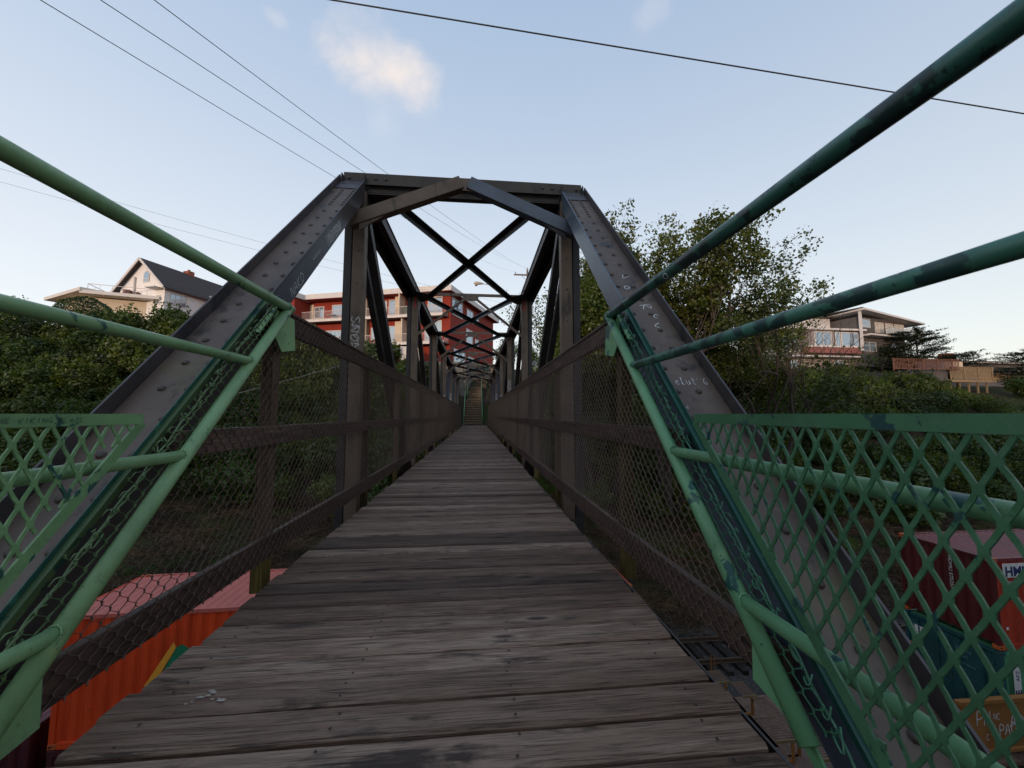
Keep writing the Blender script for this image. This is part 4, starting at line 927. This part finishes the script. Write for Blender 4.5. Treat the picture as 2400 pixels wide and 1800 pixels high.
b.part('upper_storey',ANN,(3.2,8.4,2.5,8,12.51,14.6)); b.part('upper_roof',DKR,(2.8,8.8,2.2,8.2,14.61,14.8))
t=thing('low_house','low dark-roofed house with a brick chimney beyond the shrubs at the right edge','house',(0,0,0))
b=Bld(t,(68.5,54),(1,.02),(-.02,1)); b.part('wall',GRW,(-3,22,0,8,5,9.1)); b.part('roof',plain('pale_roof_edge',(.30,.26,.24),.8),(-4,23,-.8,8.8,9.15,9.45)); b.part('roof_ridge',DKR,(1.5,22,.5,7,9.46,9.75)); b.part('chimney',BRK,(9.6,11.2,2,3.2,9.76,11.2))
def deckfence(lab,O,u,L,z0,z1,mat,st,cat,floor=None,name='timber_fence',slat='fence_board',gap=.03,posts=2.0):
    t=thing(name,lab,cat,(0,0,0)); b=Bld(t,O,u,(-u[1],u[0])); me=None; n=int(L/st)
    for k in range(n):
        if me is None:
            mm=MB(); mm.hexa([Vector((0,0,0)),Vector((st-gap,0,0)),Vector((st-gap,.02,0)),Vector((0,.02,0)),Vector((0,0,1)),Vector((st-gap,0,1)),Vector((st-gap,.02,1)),Vector((0,.02,1))]); o=mm.build(slat,mat,t); me=o.data
        else: o=link(slat,me,t)
        o.location=b.P(k*st,0,z0); o.scale=(1,1,z1-z0-.06); o.rotation_euler=(0,0,math.atan2(u[1],u[0]))
    b.part('top_rail',mat,(0,L,-.05,.07,z1-.055,z1)); b.part('bottom_rail',mat,(0,L,-.03,-.002,z0+.05,z0+.15))
    k=0
    while k*posts<=L: b.part('fence_post',mat,(k*posts-.06,k*posts+.06,-.09,-.031,z0-.2,z1+.03)); k+=1
    if floor: b.part('deck_beam',mat,(0,L,-.12,-.04,z0-.42,z0-.2)); b.part('deck_floor',mat,(0,L,0,3,z0-.2,z0-.06)); [b.part('deck_post',mat,(q,q+.14,.3,.44,z0-2.5,z0-.21)) for q in np.arange(.4,L,1.3)]
    return t
deckfence('reddish cedar deck railing in front of the grey house',(49.2,40.6),(1,.02),9.3,6.35,7.65,plain('reddish_cedar',(.15,.065,.04),.8,.2,4),.2,'railing',gap=.085)
deckfence('pale tan slatted deck railing on posts above the right bank',(57.8,41.4),(1,.02),6.4,5.35,6.85,plain('tan_cedar',(.25,.17,.095),.8,.2,4),.17,'railing',True,'deck_railing',gap=.06)
deckfence('short tan slatted fence at the right edge behind the dark conifer',(66,44.0),(1,.02),7.5,5.5,6.4,plain('old_tan_cedar',(.26,.17,.09),.8,.2,4),.2,'fence')
t=thing('garden_shed','small grey-blue shed with one pale slatted wall, beside the deck','shed',(0,0,0)); b=Bld(t,(55.4,41.9),(1,.02),(-.02,1)); b.part('wall',plain('blue_grey_boards',(.17,.20,.24),.8,.1,3),(-1.2,2.6,0,2,5.2,7.55)); b.part('side_wall',BCRM,(2.61,5.0,-.1,1.9,6.5,7.55)); b.part('roof',DKR,(-1.3,5.1,-.2,2.1,7.56,7.64)); b.part('base_wall',GRW,(-1.3,2.4,-.3,-.01,4.2,6.4))
o=MB().box(6.6,9.4,48.0,48.3,6.0,8.45).build('pale_wall',plain('pale_blue_wall',(.42,.45,.50),.7)); tag(o,'pale blue wall glimpsed behind the right-hand truss posts','wall')

# ---------------------------------------------------------------- concrete stairs up the hill
STC=plain('mossy_concrete_step',(.25,.185,.115),.9,.25,3,0,.4,.3,(.05,.05,.02)); STR=plain('dark_concrete_riser',(.07,.052,.038),.9,.25,3,0,.4)
t=thing('concrete_stairs','long concrete stairs with green handrails climbing the bank beyond the bridge','stairs',(0,0,0))
y=YE+.15; z=-.12; cxs=-.05; flights=[(11,.235,.36,1.62),(8,.20,.36,1.42),(14,.22,.36,1.5)]; rails=[]
y+=.9; MB().box(-1.1,1.1,YE-.02,y,-.25,-.03).build('landing',STC,t)
z=-.03; NOS=[]
for fi,(n,ri,ru,w) in enumerate(flights):
    cx=cxs+(-.10,-.0,.55)[fi]; y0,z0=y,z
    for k in range(n):
        o=MB().box(cx-w/2,cx+w/2,y-.04,y+ru+.02,z+ri-.055,z+ri).build('step',STC,t); MB().box(cx-w/2+.01,cx+w/2-.01,y,y+ru+.5,z-.3,z+ri-.056).build('riser',STR,t); y+=ru; z+=ri
    MB().box(cx-w/2-.1,cx+w/2+.1,y-.01,y+1.1,z-.06,z-.003).build('landing',STC,t)
    for s in (-1,1):
        x=cx+s*(w/2+.06)
        for h in (.95,.55): MB().tube([(x,y0-.1,z0+h+.1),(x,y,z+h),(x,y+1.0,z+h)],.028,6).build('handrail',G_RIGHT,t)
        for q in range(4): yy=y0+(y-y0)*q/3; zz=z0+(z-z0)*q/3; MB().tube([(x,yy,zz),(x,yy,zz+.98)],.026,6).build('handrail_post',G_RIGHT,t)
    y+=1.05
tp=(y,z)
# ---------------------------------------------------------------- pole, lamp, wires
t=thing('utility_pole','wooden utility pole with one crossarm beyond the bridge','utility pole',(6.62,48,0)); PW=plain('grey_pole_wood',(.16,.12,.10),.85,.25,5,0,.3)
MB().tube([(0,0,5),(0,0,19.75)],[.17,.12],10).build('pole',PW,t,True); MB().box(-1.75,1.5,-.07,.05,18.95,19.12).build('crossarm',PW,t)
mb=MB(); mb.beam((-.8,-.08,18.95),(0,-.1,18.2),.03,.04); mb.beam((.8,-.08,18.95),(0,-.1,18.2),.03,.04); mb.build('crossarm_brace',PW,t)
ins=plain('grey_insulator',(.2,.2,.22),.4)
for x,z_ in ((-1.55,19.12),(1.3,19.12),(0,19.75)): MB().tube([(x,-.01,z_),(x,-.01,z_+.1),(x,-.01,z_+.16),(x,-.01,z_+.26)],[.03,.03,.07,.05],8).build('insulator',ins,t)
t=thing('street_lamp','street lamp on a long curved arm beside the red apartment block','street lamp',(0,0,0)); LG=plain('grey_lamp_metal',(.30,.29,.28),.5,.1,3)
ap=[(6.4,47.8,13.3),(4.65,47.8,15.75),(3.7,47.8,16.7),(2.8,47.8,17.25),(2.0,47.8,17.5),(.75,47.8,17.62)]
MB().tube(ap,.05,8).build('arm',LG,t,True)
mb=MB(); mb.tube([(.95,47.8,17.62),(.6,47.8,17.66),(.2,47.8,17.68),(-.15,47.8,17.66),(-.28,47.8,17.6)],[.06,.16,.22,.2,.08],10); mb.build('lamp_head',plain('cream_lamp_head',(.45,.38,.30),.5),t,True)
mb=MB(); mb.tube([(.02,47.8,17.58),(.02,47.8,17.32)],[.2,.15],10); mb.build('lamp_lens',plain('amber_grey_lens',(.30,.22,.14),.3),t,True)
CB=plain('black_cable',(.03,.03,.034),.6,.1,3,0,0); CW=plain('pale_rope',(.42,.40,.36),.7,.1,3,0,0)
def cable(a,b,sag,r,lab,mat=CB,grp=None,name='overhead_wire'):
    a=Vector(a);b=Vector(b); pts=[]
    for k in range(41): q=k/40; pts.append(a.lerp(b,q)-Vector((0,0,4*sag*q*(1-q))))
    o=MB().tube(pts,r,6).build(name,mat,None,True); tag(o,lab,'overhead wire' if mat is CB else 'guy wire',grp)
def ext(p,q,t): p=Vector(p);q=Vector(q); return p+(q-p)*t
def through(top,near,t): return ext(top,near,t)
cable((5.07,48,19.4),through((5.07,48,19.4),(-4.197,4,5.214),1.03),.55,.0045,'leftmost of the three thin wires fanning from the top left corner to the pole')
cable((6.62,48,20.0),through((6.62,48,20.0),(-3.664,4,5.272),1.03),.45,.0045,'middle one of the three thin wires fanning from the top left corner to the pole')
cable((7.92,48,19.4),through((7.92,48,19.4),(-3.157,4,5.327),1.03),.50,.0045,'rightmost of the three thin wires fanning from the top left corner to the pole')
cable((-38,30.2,19.9),(6.6,48,14.6),.5,.009,'upper of the two faint wires passing behind the left end post')
cable((-38,29.6,18.7),(6.6,48,14.0),.5,.009,'lower of the two faint wires passing behind the left end post')
cable((-8.0,6.0,8.215),(16.0,6.0,6.37),.0,.012,'thick black cable crossing the whole sky high above the bridge')
cable((-12.2,12.8,.3),(-1.6,37,9.3),.25,.011,'pale guy wire running up the left bank behind the fence',CW)

# ---------------------------------------------------------------- vegetation
def leafmat(name,dark,mid,light,sc_=.9,trans=.35):
    m=bpy.data.materials.new(name); m.use_nodes=True; nt=m.node_tree; nt.nodes.clear()
    M2=Mat.__new__(Mat); M2.m=m; M2.nt=nt
    co=M2.co(); f=M2.noise(co,sc_,5,.7); f2=M2.noise(co,7,2,.5)
    ff=M2.math('ADD',M2.math('MULTIPLY',f,.55),M2.math('MULTIPLY',f2,.45))
    c=M2.ramp(ff,[(.36,dark),(.5,mid),(.66,light)])
    v=M2.ramp(M2.rand(),[(0,(.70,.78,.75)),(.5,(1.,1.,1.)),(1,(1.4,1.22,.85))]); c=M2.mix(1.0,c,v,'MULTIPLY')
    d=M2.n('ShaderNodeBsdfDiffuse'); tr=M2.n('ShaderNodeBsdfTranslucent'); gl=M2.n('ShaderNodeBsdfGlossy'); gl.inputs['Roughness'].default_value=.45
    M2.l(c,d.inputs[0]); M2.l(M2.mix(1.,c,(1.0,1.3,.5),'MULTIPLY'),tr.inputs[0])
    a=M2.n('ShaderNodeMixShader'); a.inputs[0].default_value=trans; M2.l(d.outputs[0],a.inputs[1]); M2.l(tr.outputs[0],a.inputs[2])
    b=M2.n('ShaderNodeMixShader'); b.inputs[0].default_value=.04; M2.l(a.outputs[0],b.inputs[1]); M2.l(gl.outputs[0],b.inputs[2])
    o=M2.n('ShaderNodeOutputMaterial'); M2.l(b.outputs[0],o.inputs[0]); return m
LF_SHRUB=leafmat('shrub_leaves',(0.0218,0.0408,0.0068),(0.0563,0.0877,0.0119),(0.1280,0.1530,0.0213))
LF_DARK=leafmat('dark_shrub_leaves',(0.0141,0.0275,0.0068),(0.0358,0.0592,0.0119),(0.0794,0.1020,0.0187))
LF_YEL=leafmat('yellow_green_leaves',(.028,.052,.008),(.068,.105,.015),(.13,.17,.028))
LF_TREE=leafmat('tree_leaves',(0.0256,0.0428,0.0076),(0.0614,0.0836,0.0127),(0.1254,0.1408,0.0238),1.2)
LF_BIG=leafmat('broad_shrub_leaves',(0.0256,0.0459,0.0085),(0.0666,0.0969,0.0153),(0.1408,0.1581,0.0272),1.6)
LF_CON=leafmat('conifer_needles',(0.0102,0.0143,0.0068),(0.0205,0.0265,0.0110),(0.0384,0.0428,0.0170))
LF_GRASS=leafmat('long_grass',(.045,.075,.012),(.085,.13,.022),(.15,.18,.04))
LF_BR=leafmat('dry_bramble_stems',(.05,.028,.017),(.105,.062,.038),(.18,.125,.075),1.5,.1)
BARK=plain('grey_brown_bark',(.055,.042,.035),.9,.35,6,0,.5)
def leaves(C,Nn,S,rng,asp=.6):
    n=len(C); Nn=Nn/np.linalg.norm(Nn,axis=1,keepdims=True); r=rng.normal(size=(n,3)); T=np.cross(Nn,r); T/=np.linalg.norm(T,axis=1,keepdims=True)+1e-9; Bv=np.cross(Nn,T)
    S=S[:,None]; fold=Nn*S*.18
    P=np.stack([C-T*S,C-Bv*S*asp+fold,C+T*S,C+Bv*S*asp+fold],1); return P.reshape(-1,3),np.arange(n*4).reshape(-1,4)
def bushmesh(name,seed,nleaf,rx,rz,ls,lobes,mat,spiky=0,stems=True):
    rng=np.random.default_rng(seed); C=[];Nn=[]
    for k in range(lobes):
        th=rng.uniform(0,6.28); rr=rng.uniform(0,.62)*rx; lz=rng.uniform(.25,.85)*rz; lr=rng.uniform(.28,.52)*rx
        n=nleaf//lobes; d=rng.normal(size=(n,3)); d/=np.linalg.norm(d,axis=1,keepdims=True); rad=lr*(rng.uniform(.35,1,n)**.45)*(1+.18*np.sin(d[:,0]*6+k)+.12*np.sin(d[:,2]*9+k*2))
        p=d*rad[:,None]*np.array([1,1,.85])+np.array([rr*math.cos(th),rr*math.sin(th),lz]); C.append(p); Nn.append(d+rng.normal(size=(n,3))*.75+np.array([0,0,.35]))
    for k in range(spiky):
        th=rng.uniform(0,6.28); rr=rng.uniform(0,.7)*rx; n=26; t=np.linspace(0,1,n); b=np.array([rr*math.cos(th),rr*math.sin(th),rz*.75]); dr=np.array([rng.normal()*.35,rng.normal()*.35,1.0])*rz*.42
        C.append(b+t[:,None]*dr+rng.normal(size=(n,3))*.07); Nn.append(rng.normal(size=(n,3)))
    C=np.concatenate(C);Nn=np.concatenate(Nn); C[:,2]=np.maximum(C[:,2],.02); P,F=leaves(C,Nn,rng.uniform(.6,1.25,len(C))*ls,rng)
    me=npmesh(name,P,F,[mat],'mesh'); return me
PROTO=[]
def single(name,me,loc,scale,rz,lab,cat,grp=None):
    o=link(name,me); o.location=loc; o.scale=scale if isinstance(scale,tuple) else (scale,)*3; o.rotation_euler=(0,0,rz); tag(o,lab,cat,grp); return o
bm=[bushmesh('bush',1,5200,2.3,3.0,.115,11,LF_SHRUB,7),bushmesh('bush',2,5200,2.5,2.7,.12,12,LF_DARK,6),bushmesh('bush',3,4600,2.0,3.2,.125,9,LF_SHRUB,10),bushmesh('bush',4,4200,2.1,2.4,.11,10,LF_YEL,10),bushmesh('bush',5,2600,2.3,2.8,.19,8,LF_BIG,14),bushmesh('bush',6,2000,1.9,3.3,.10,9,LF_TREE,26)]
def hz(x,y): return float(H(x,y))
near_b=[('bush',0,(-31.2,37.2),1.22,'large green shrub crowning the left bank just below the triple window of the white house','bush'),
('bush',2,(-34.6,37.0),1.12,'green shrub left of the largest shrub, below the deck railing of the white house','bush'),
('bush',2,(-26.0,36.5),1.02,'green shrub on the left bank beside the end post, right of the largest shrub','bush'),
('bush',3,(-10.2,36.8),1.05,'yellow-green shrub in front of the red apartment block seen between the left truss posts','bush'),
('bush',1,(5.2,38.3),1.0,'dark shrub right of the foot of the concrete stairs','bush'),
('bush',4,(-29.0,35.6),1.05,'broad-leaved bright shrub on the left bank in front of the largest shrub','bush'),
('bush',5,(-22.5,35.0),1.0,'loose leggy shrub high on the left bank below the red apartment block','bush')]
PRO=[]
for nme,k,(x,y),s_,lab,cat in near_b: PRO.append(single(nme,bm[k],(x,y,hz(x,y)-.5),s_,random.uniform(0,6),lab,cat))
# clipped round shrub in front of the flat wing
rng=np.random.default_rng(31); n=9000; d=rng.normal(size=(n,3)); d/=np.linalg.norm(d,axis=1,keepdims=True)
rad=1+.03*np.sin(d[:,0]*9)+rng.uniform(-.06,.02,n); C=d*rad[:,None]*np.array([2.1,1.9,1.9]); P,F=leaves(C,d+rng.normal(size=(n,3))*.6,rng.uniform(.5,1,n)*.10,rng)
o=npmesh('clipped_shrub',P,F,[LF_DARK]); o.location=(-36.3,38.6,10.0); tag(o,'clipped dome-shaped dark shrub in front of the flat wing of the white house','bush')
# shared meshes for tufts and bramble
def bramble(seed,mat,n,R_,Hh,w,curl=1.0):
    rng=np.random.default_rng(seed); V=[];F=[];b=0
    for k in range(n):
        a=rng.uniform(0,6.28); r=R_*math.sqrt(rng.uniform(0,1)); p=np.array([r*math.cos(a),r*math.sin(a),0.]); d=np.array([rng.normal()*.6*curl,rng.normal()*.6*curl,1.0]); d/=np.linalg.norm(d); L=Hh*rng.uniform(.5,1.2); m_=5
        sd=np.cross(d,rng.normal(size=3)); sd/=np.linalg.norm(sd)
        for j in range(m_+1):
            t=j/m_; ww=w*(1-t*.8); q=p+d*L*t+np.array([rng.normal()*.04,rng.normal()*.04,-curl*L*.45*t*t])+d*np.array([1,1,0])*L*.3*t*t
            V+=[q-sd*ww/2,q+sd*ww/2]
        for j in range(m_): F.append((b+2*j,b+2*j+1,b+2*j+3,b+2*j+2))
        b+=2*(m_+1)
    return npmesh('tuft',np.array(V),np.array(F),[mat],'mesh')
tm=[bramble(1,LF_BR,240,1.0,1.25,.022,1.3),bramble(2,LF_GRASS,320,.8,.75,.02,.9),bramble(3,LF_BR,240,1.0,1.0,.02,1.6)]
TP=[single('dry_bramble_clump',tm[0],(-9.6,19.3,hz(-9.6,19.3)),1.2,0,'brown dry bramble clump at the foot of the left bank behind the orange container','bramble'),
single('grass_tuft',tm[1],(3.4,20.0,hz(3.4,20.0)),1.2,1,'tall green grass tuft on the bank under the right edge of the deck','grass'),
single('dry_bramble_clump',tm[2],(9.5,20.3,hz(9.5,20.3)),1.2,2,'brown dry bramble clump at the foot of the right bank beside the tracks','bramble')]
def thicket(name,lab,cat,pts,protos):
    """one uncountable mass: instances of the shrub meshes on a point cloud"""
    P=np.array([p[:3] for p in pts],np.float32); me=bpy.data.meshes.new(name); me.vertices.add(len(P)); me.vertices.foreach_set('co',P.ravel())
    a=me.attributes.new('scl','FLOAT','POINT'); a.data.foreach_set('value',np.array([p[3] for p in pts],np.float32))
    a=me.attributes.new('rot','FLOAT_VECTOR','POINT'); a.data.foreach_set('vector',np.array([(random.uniform(-.15,.15),random.uniform(-.15,.15),random.uniform(0,6.28)) for p in pts],np.float32).ravel())
    a=me.attributes.new('var','INT','POINT'); a.data.foreach_set('value',np.array([p[4] for p in pts],np.int32)); me.update()
    o=link(name,me); ng=bpy.data.node_groups.new(name,'GeometryNodeTree'); ng.interface.new_socket('Geometry',in_out='INPUT',socket_type='NodeSocketGeometry'); ng.interface.new_socket('Geometry',in_out='OUTPUT',socket_type='NodeSocketGeometry')
    nn=ng.nodes; gi=nn.new('NodeGroupInput'); go=nn.new('NodeGroupOutput'); jn=nn.new('GeometryNodeJoinGeometry')
    def at(nm,ty): x=nn.new('GeometryNodeInputNamedAttribute'); x.data_type=ty; x.inputs[0].default_value=nm; return x.outputs[0]
    sc_=at('scl','FLOAT'); ro=at('rot','FLOAT_VECTOR'); va=at('var','INT')
    for k,pr in enumerate(protos):
        oi=nn.new('GeometryNodeObjectInfo'); oi.inputs['Object'].default_value=pr; oi.inputs['As Instance'].default_value=True; oi.transform_space='ORIGINAL'
        cp=nn.new('FunctionNodeCompare'); cp.data_type='INT'; cp.operation='EQUAL'; ng.links.new(va,cp.inputs[2]); cp.inputs[3].default_value=k
        ip=nn.new('GeometryNodeInstanceOnPoints'); ng.links.new(gi.outputs[0],ip.inputs['Points']); ng.links.new(cp.outputs[0],ip.inputs['Selection']); ng.links.new(oi.outputs['Geometry'],ip.inputs['Instance']); ng.links.new(ro,ip.inputs['Rotation']); ng.links.new(sc_,ip.inputs['Scale']); ng.links.new(ip.outputs[0],jn.inputs[0])
    ng.links.new(jn.outputs[0],go.inputs[0]); md=o.modifiers.new('thicket','NODES'); md.node_group=ng; return tag(o,lab,cat,kind='stuff')
def scatter(x0,x1,y0,y1,step,s0,s1,vars_,sink,cond=None,w=None):
    out=[]; x=x0
    while x<x1:
        y=y0
        while y<y1:
            px=x+random.uniform(-.5,.5)*step; pyy=y+random.uniform(-.5,.5)*step
            if cond is None or cond(px,pyy):
                s=random.uniform(s0,s1)
                if px>.70*pyy and pyy>24: s=min(s,(1+.122*pyy-hz(px,pyy))/2.75)
                if s<.3: continue
                out.append((px,pyy,hz(px,pyy)-sink*s,s,random.choices(vars_,w)[0]))
            y+=step
        x+=step
    return out
keep=lambda x,y: (abs(x)>2.6+.0*y or y<34) and not(abs(x-.5)<2.6 and y>34) and not (-6.6<x<1.4 and y>41)
left_houses=lambda x,y: keep(x,y) and not (x<-28 and y>42.5-.1*(x+28)) and not(y>42 and x>-24)
pts=scatter(-75,-3,26.5,43,1.9,.5,1.08,[0,1,2,3,4,5,6,7],.5,lambda x,y: left_houses(x,y) and not(x>-14 and y<25.5) and not (y>40.2 and -42<x<-24),[4,4,3,4,4,3,3,3])
pts+=scatter(-50,-11,28.5,38.5,1.55,.55,.9,[0,1,3,4,6,7],.45,lambda x,y: True,[3,3,3,3,3,3])
pts+=scatter(-16,-3.2,30,41,1.6,.5,.95,[0,2,3,1,6],.4,keep,[3,3,3,2,3])
thicket('left_bank_thicket','dense dark green shrubbery covering the left bank below the white house','shrubbery',pts,PRO)
pts=scatter(3.2,82,25.5,41,1.9,.5,1.05,[0,1,2,3,4,5,6,7],.5,lambda x,y: keep(x,y) and not(x<8 and y<29) and not (x>46 and y>38.6),[3,3,3,5,3,5,4,3])
pts+=scatter(26,56,41,45.5,2.0,.6,.9,[0,1,2,6],.3,lambda x,y: not(y>43 and x>46),[3,5,3,3])
thicket('right_bank_thicket','dense dark green shrubbery covering the right bank below the houses','shrubbery',pts,PRO)
PRO2=[TP[0],TP[1],TP[2]]
pts=scatter(-42,-2.5,18.8,29,1.0,.9,1.5,[0,1,2],.1,None,[5,2.0,5])+scatter(-3,6,19,31,.8,.8,1.3,[0,1],.1,None,[1,6])+scatter(-6,-1.4,28,37,.9,.8,1.3,[0,1],.1,lambda x,y: x<-1.4,[1,3])
thicket('left_slope_bramble','brown dry bramble and grass on the lower left slope above the tracks','bramble',pts,PRO2)
pts=scatter(4,52,19.2,27,1.05,.9,1.5,[0,1,2],.1,None,[4,3,4])+scatter(1.4,6,26,37,.9,.8,1.3,[0,1],.1,lambda x,y: x>1.5,[1,4])
thicket('right_slope_bramble','brown dry bramble and green grass on the lower right slope above the tracks','bramble',pts,PRO2)
# trees
def tree(name,lab,loc,seed,trunks,height,spread,nleaf,ls,mat,levels=4,dens=1.0,lean=(0,0),cl=.75,upb=.45,first=.35,prune=None):
    rng=np.random.default_rng(seed); rd=random.Random(seed); t=thing(name,lab,'tree',loc); mb=MB(); tips=[]
    def grow(p,d,L,r,lv):
        n=4; pts=[p];q=Vector(p);dd=Vector(d)
        for i in range(n):
            dd=(dd+Vector((rd.gauss(0,.13),rd.gauss(0,.13),rd.gauss(.03,.07)))).normalized(); q=q+dd*L/n; pts.append(q.copy())
        mb.tube(pts,[r*(1-.45*i/n) for i in range(n+1)],6 if lv>2 else 4,cap=False)
        if lv<=1: tips.extend([pts[-1],pts[-2],pts[2]] ); 
        if lv==0: return
        if lv==2: tips.append(pts[-1])
        nb=rd.choice([3,3,4]) if lv>1 else 3
        for k in range(nb):
            j=rd.choice([2,3,4,4]) if k else 4; a=rd.uniform(.35,.95)*(1 if k else .4); az=rd.uniform(0,6.28)
            side=dd.cross(Vector((math.cos(az),math.sin(az),.3))).normalized(); nd=(dd*math.cos(a)+side*math.sin(a)*spread+Vector((0,0,upb*.3))).normalized()
            grow(pts[j],nd,L*rd.uniform(.62,.8),r*.52,lv-1)
    for k in range(trunks):
        az=6.283*k/trunks+rd.uniform(-.5,.5); tl=.0 if trunks==1 else .28
        d=Vector((math.cos(az)*tl+lean[0],math.sin(az)*tl+lean[1],1)).normalized(); grow(Vector((math.cos(az)*.3,math.sin(az)*.3,0)),d,height*first,height*.014,levels)
    mb.build('trunk',BARK,t,True)
    T=np.array([tuple(p) for p in tips]); per=max(1,int(nleaf/len(T))); rngc=rng.uniform(0,1,len(T)); keepm=rngc<dens; T=T[keepm]
    if prune: T=np.array([q for q in T if not prune(q[0]+loc[0],q[2]+loc[2])])
    C=np.repeat(T,per,0); d=rng.normal(size=C.shape); C=C+d*cl*.42*np.array([1,1,.7]); P,F=leaves(C,d*.6+rng.normal(size=C.shape)+np.array([0,0,.6]),rng.uniform(.6,1.2,len(C))*ls,rng)
    npmesh('crown',P,F,[mat],t); return t
def tz(x,y): return hz(x,y)-.2
tree('deciduous_tree','tall leafy tree with an airy crown rising behind the right end post',(13.3,25.5,tz(13.3,25.5)),5,3,19.8,1.02,84000,.12,LF_TREE,5,.62,(.0,0),.62,.6,.34)
tree('deciduous_tree','leafy tree leaning right with long thin branches, between the two upper green pipes',(20.6,26.0,tz(20.6,26.0)),8,3,16.9,1.1,60000,.115,LF_TREE,5,.6,(.17,0),.6,.45,.35,lambda x,z: x>21.4 and z<8.2+(x-21.4)*.3)
tree('deciduous_tree','dense yellow-green tree hugging the right side of the first right truss post',(8.7,25.5,tz(8.7,25.5)),14,2,14.8,.72,50000,.115,LF_YEL,5,1,(0,0),.95,.6,.33)
tree('deciduous_tree','thin sparse tree seen through the gap left of the first right truss post',(7.0,31.5,tz(7.0,31.5)),21,1,12.5,.9,5200,.11,LF_TREE,4,.6,(-.06,0),.8,.4,.36)
tree('deciduous_tree','small spindly tree with a bare dark stem in front of the bay house',(33.5,36.5,tz(33.5,36.5)),33,1,8.6,.9,3600,.11,LF_SHRUB,4,.7,(0,0),.7,.5,.4)
tree('deciduous_tree','small leafy tree right of the far stairs',(4.9,42.5,tz(4.9,42.5)),41,1,4.6,1.0,9000,.10,LF_SHRUB,4,.9,(0,0),.7,.5,.4)
tree('deciduous_tree','broad bushy tree filling the gap right of the leaning tree',(21.6,30.5,tz(21.6,30.5)),52,3,10.5,.9,30000,.12,LF_SHRUB,4,1,(0,0),1.1,.5,.38,lambda x,z: x>24.0 and z>4.6)
tree('deciduous_tree','twiggy tree top poking above the pipe at the left picture edge',(-41.5,36.5,tz(-41.5,36.5)),55,2,4.9,1.0,5200,.09,LF_SHRUB,4,.6,(-.1,0),.8,.5,.36)
def conifer(lab,loc,w,h,seed,n=9000,flat=False):
    rng=np.random.default_rng(seed); t=thing('conifer_tree',lab,'tree',loc); MB().tube([(0,0,-2),(0,0,h*.9)],[.22,.05],7).build('trunk',BARK,t,True); C=[];Nn=[]
    k=0
    for lay in range(16):
        f=lay/16; zz=h*(.18+.8*f); rr=w*((1-f)**.6 if not flat else (.55+.45*math.sin(f*3.0+.3)))*rng.uniform(.75,1.1)
        for b_ in range(9):
            a=rng.uniform(0,6.28); m_=n//144; tt=rng.uniform(.1,1,m_)**.7; L=rr*rng.uniform(.7,1.15)
            p=np.stack([np.cos(a)*tt*L,np.sin(a)*tt*L,zz+tt*L*rng.uniform(-.05,.28)],1)+rng.normal(size=(m_,3))*np.array([.16,.16,.07]); C.append(p); Nn.append(rng.normal(size=(m_,3))*.5+np.array([0,0,1]))
    C=np.concatenate(C);Nn=np.concatenate(Nn); P,F=leaves(C,Nn,rng.uniform(.6,1.2,len(C))*.13,rng,.4); npmesh('crown',P,F,[LF_CON],t); return t
conifer('spreading dark conifer standing against the sky right of the grey house',(58.5,45.2,6.5),4.2,5.9,3,12000,True)
conifer('dark conifer at the right picture edge beside the tan fence',(69.5,41.5,3.8),4.0,5.2,5,9000,True)
conifer('dark low conifer behind the tan deck railing',(66.0,46.5,5.2),3.6,4.2,9,8000,True)
conifer('small dark conifer between the cedar railing and the bay house',(51.5,42.3,5.6),2.6,3.9,12,6000,True)
rs=[('bush',0,(46.6,44.6),.95,'leafy green shrub below the glass balcony of the grey house'),('bush',2,(63.4,39.0),.8,'green shrub under the tan deck on the right bank'),('bush',3,(36.5,38.5),1.0,'bright green shrub on the right bank below the bay house')]
for nme,k,(x,y),s_,lab in rs: single(nme,bm[k],(x,y,hz(x,y)-.4),s_,random.uniform(0,6),lab,'bush')
# far hills
xs2=np.linspace(-900,900,160); V=[];F=[]
for i,x in enumerate(xs2):
    z=28+9*math.sin(x*.008+1)+4*math.sin(x*.031)+(12 if x>0 else 0)*math.exp(-((x-150)/160)**2); V+=[(x,720,-30),(x,740+20*math.sin(x*.02),z*.62)]
V+= [(x,1100,-30) for x in xs2]
for i in range(len(xs2)-1): F.append((2*i,2*i+2,2*i+3,2*i+1)); F.append((2*i+1,2*i+3,320+i+1,320+i))
o=npmesh('far_hill',V,F,LF_DARK,None,True); tag(o,kind='structure')
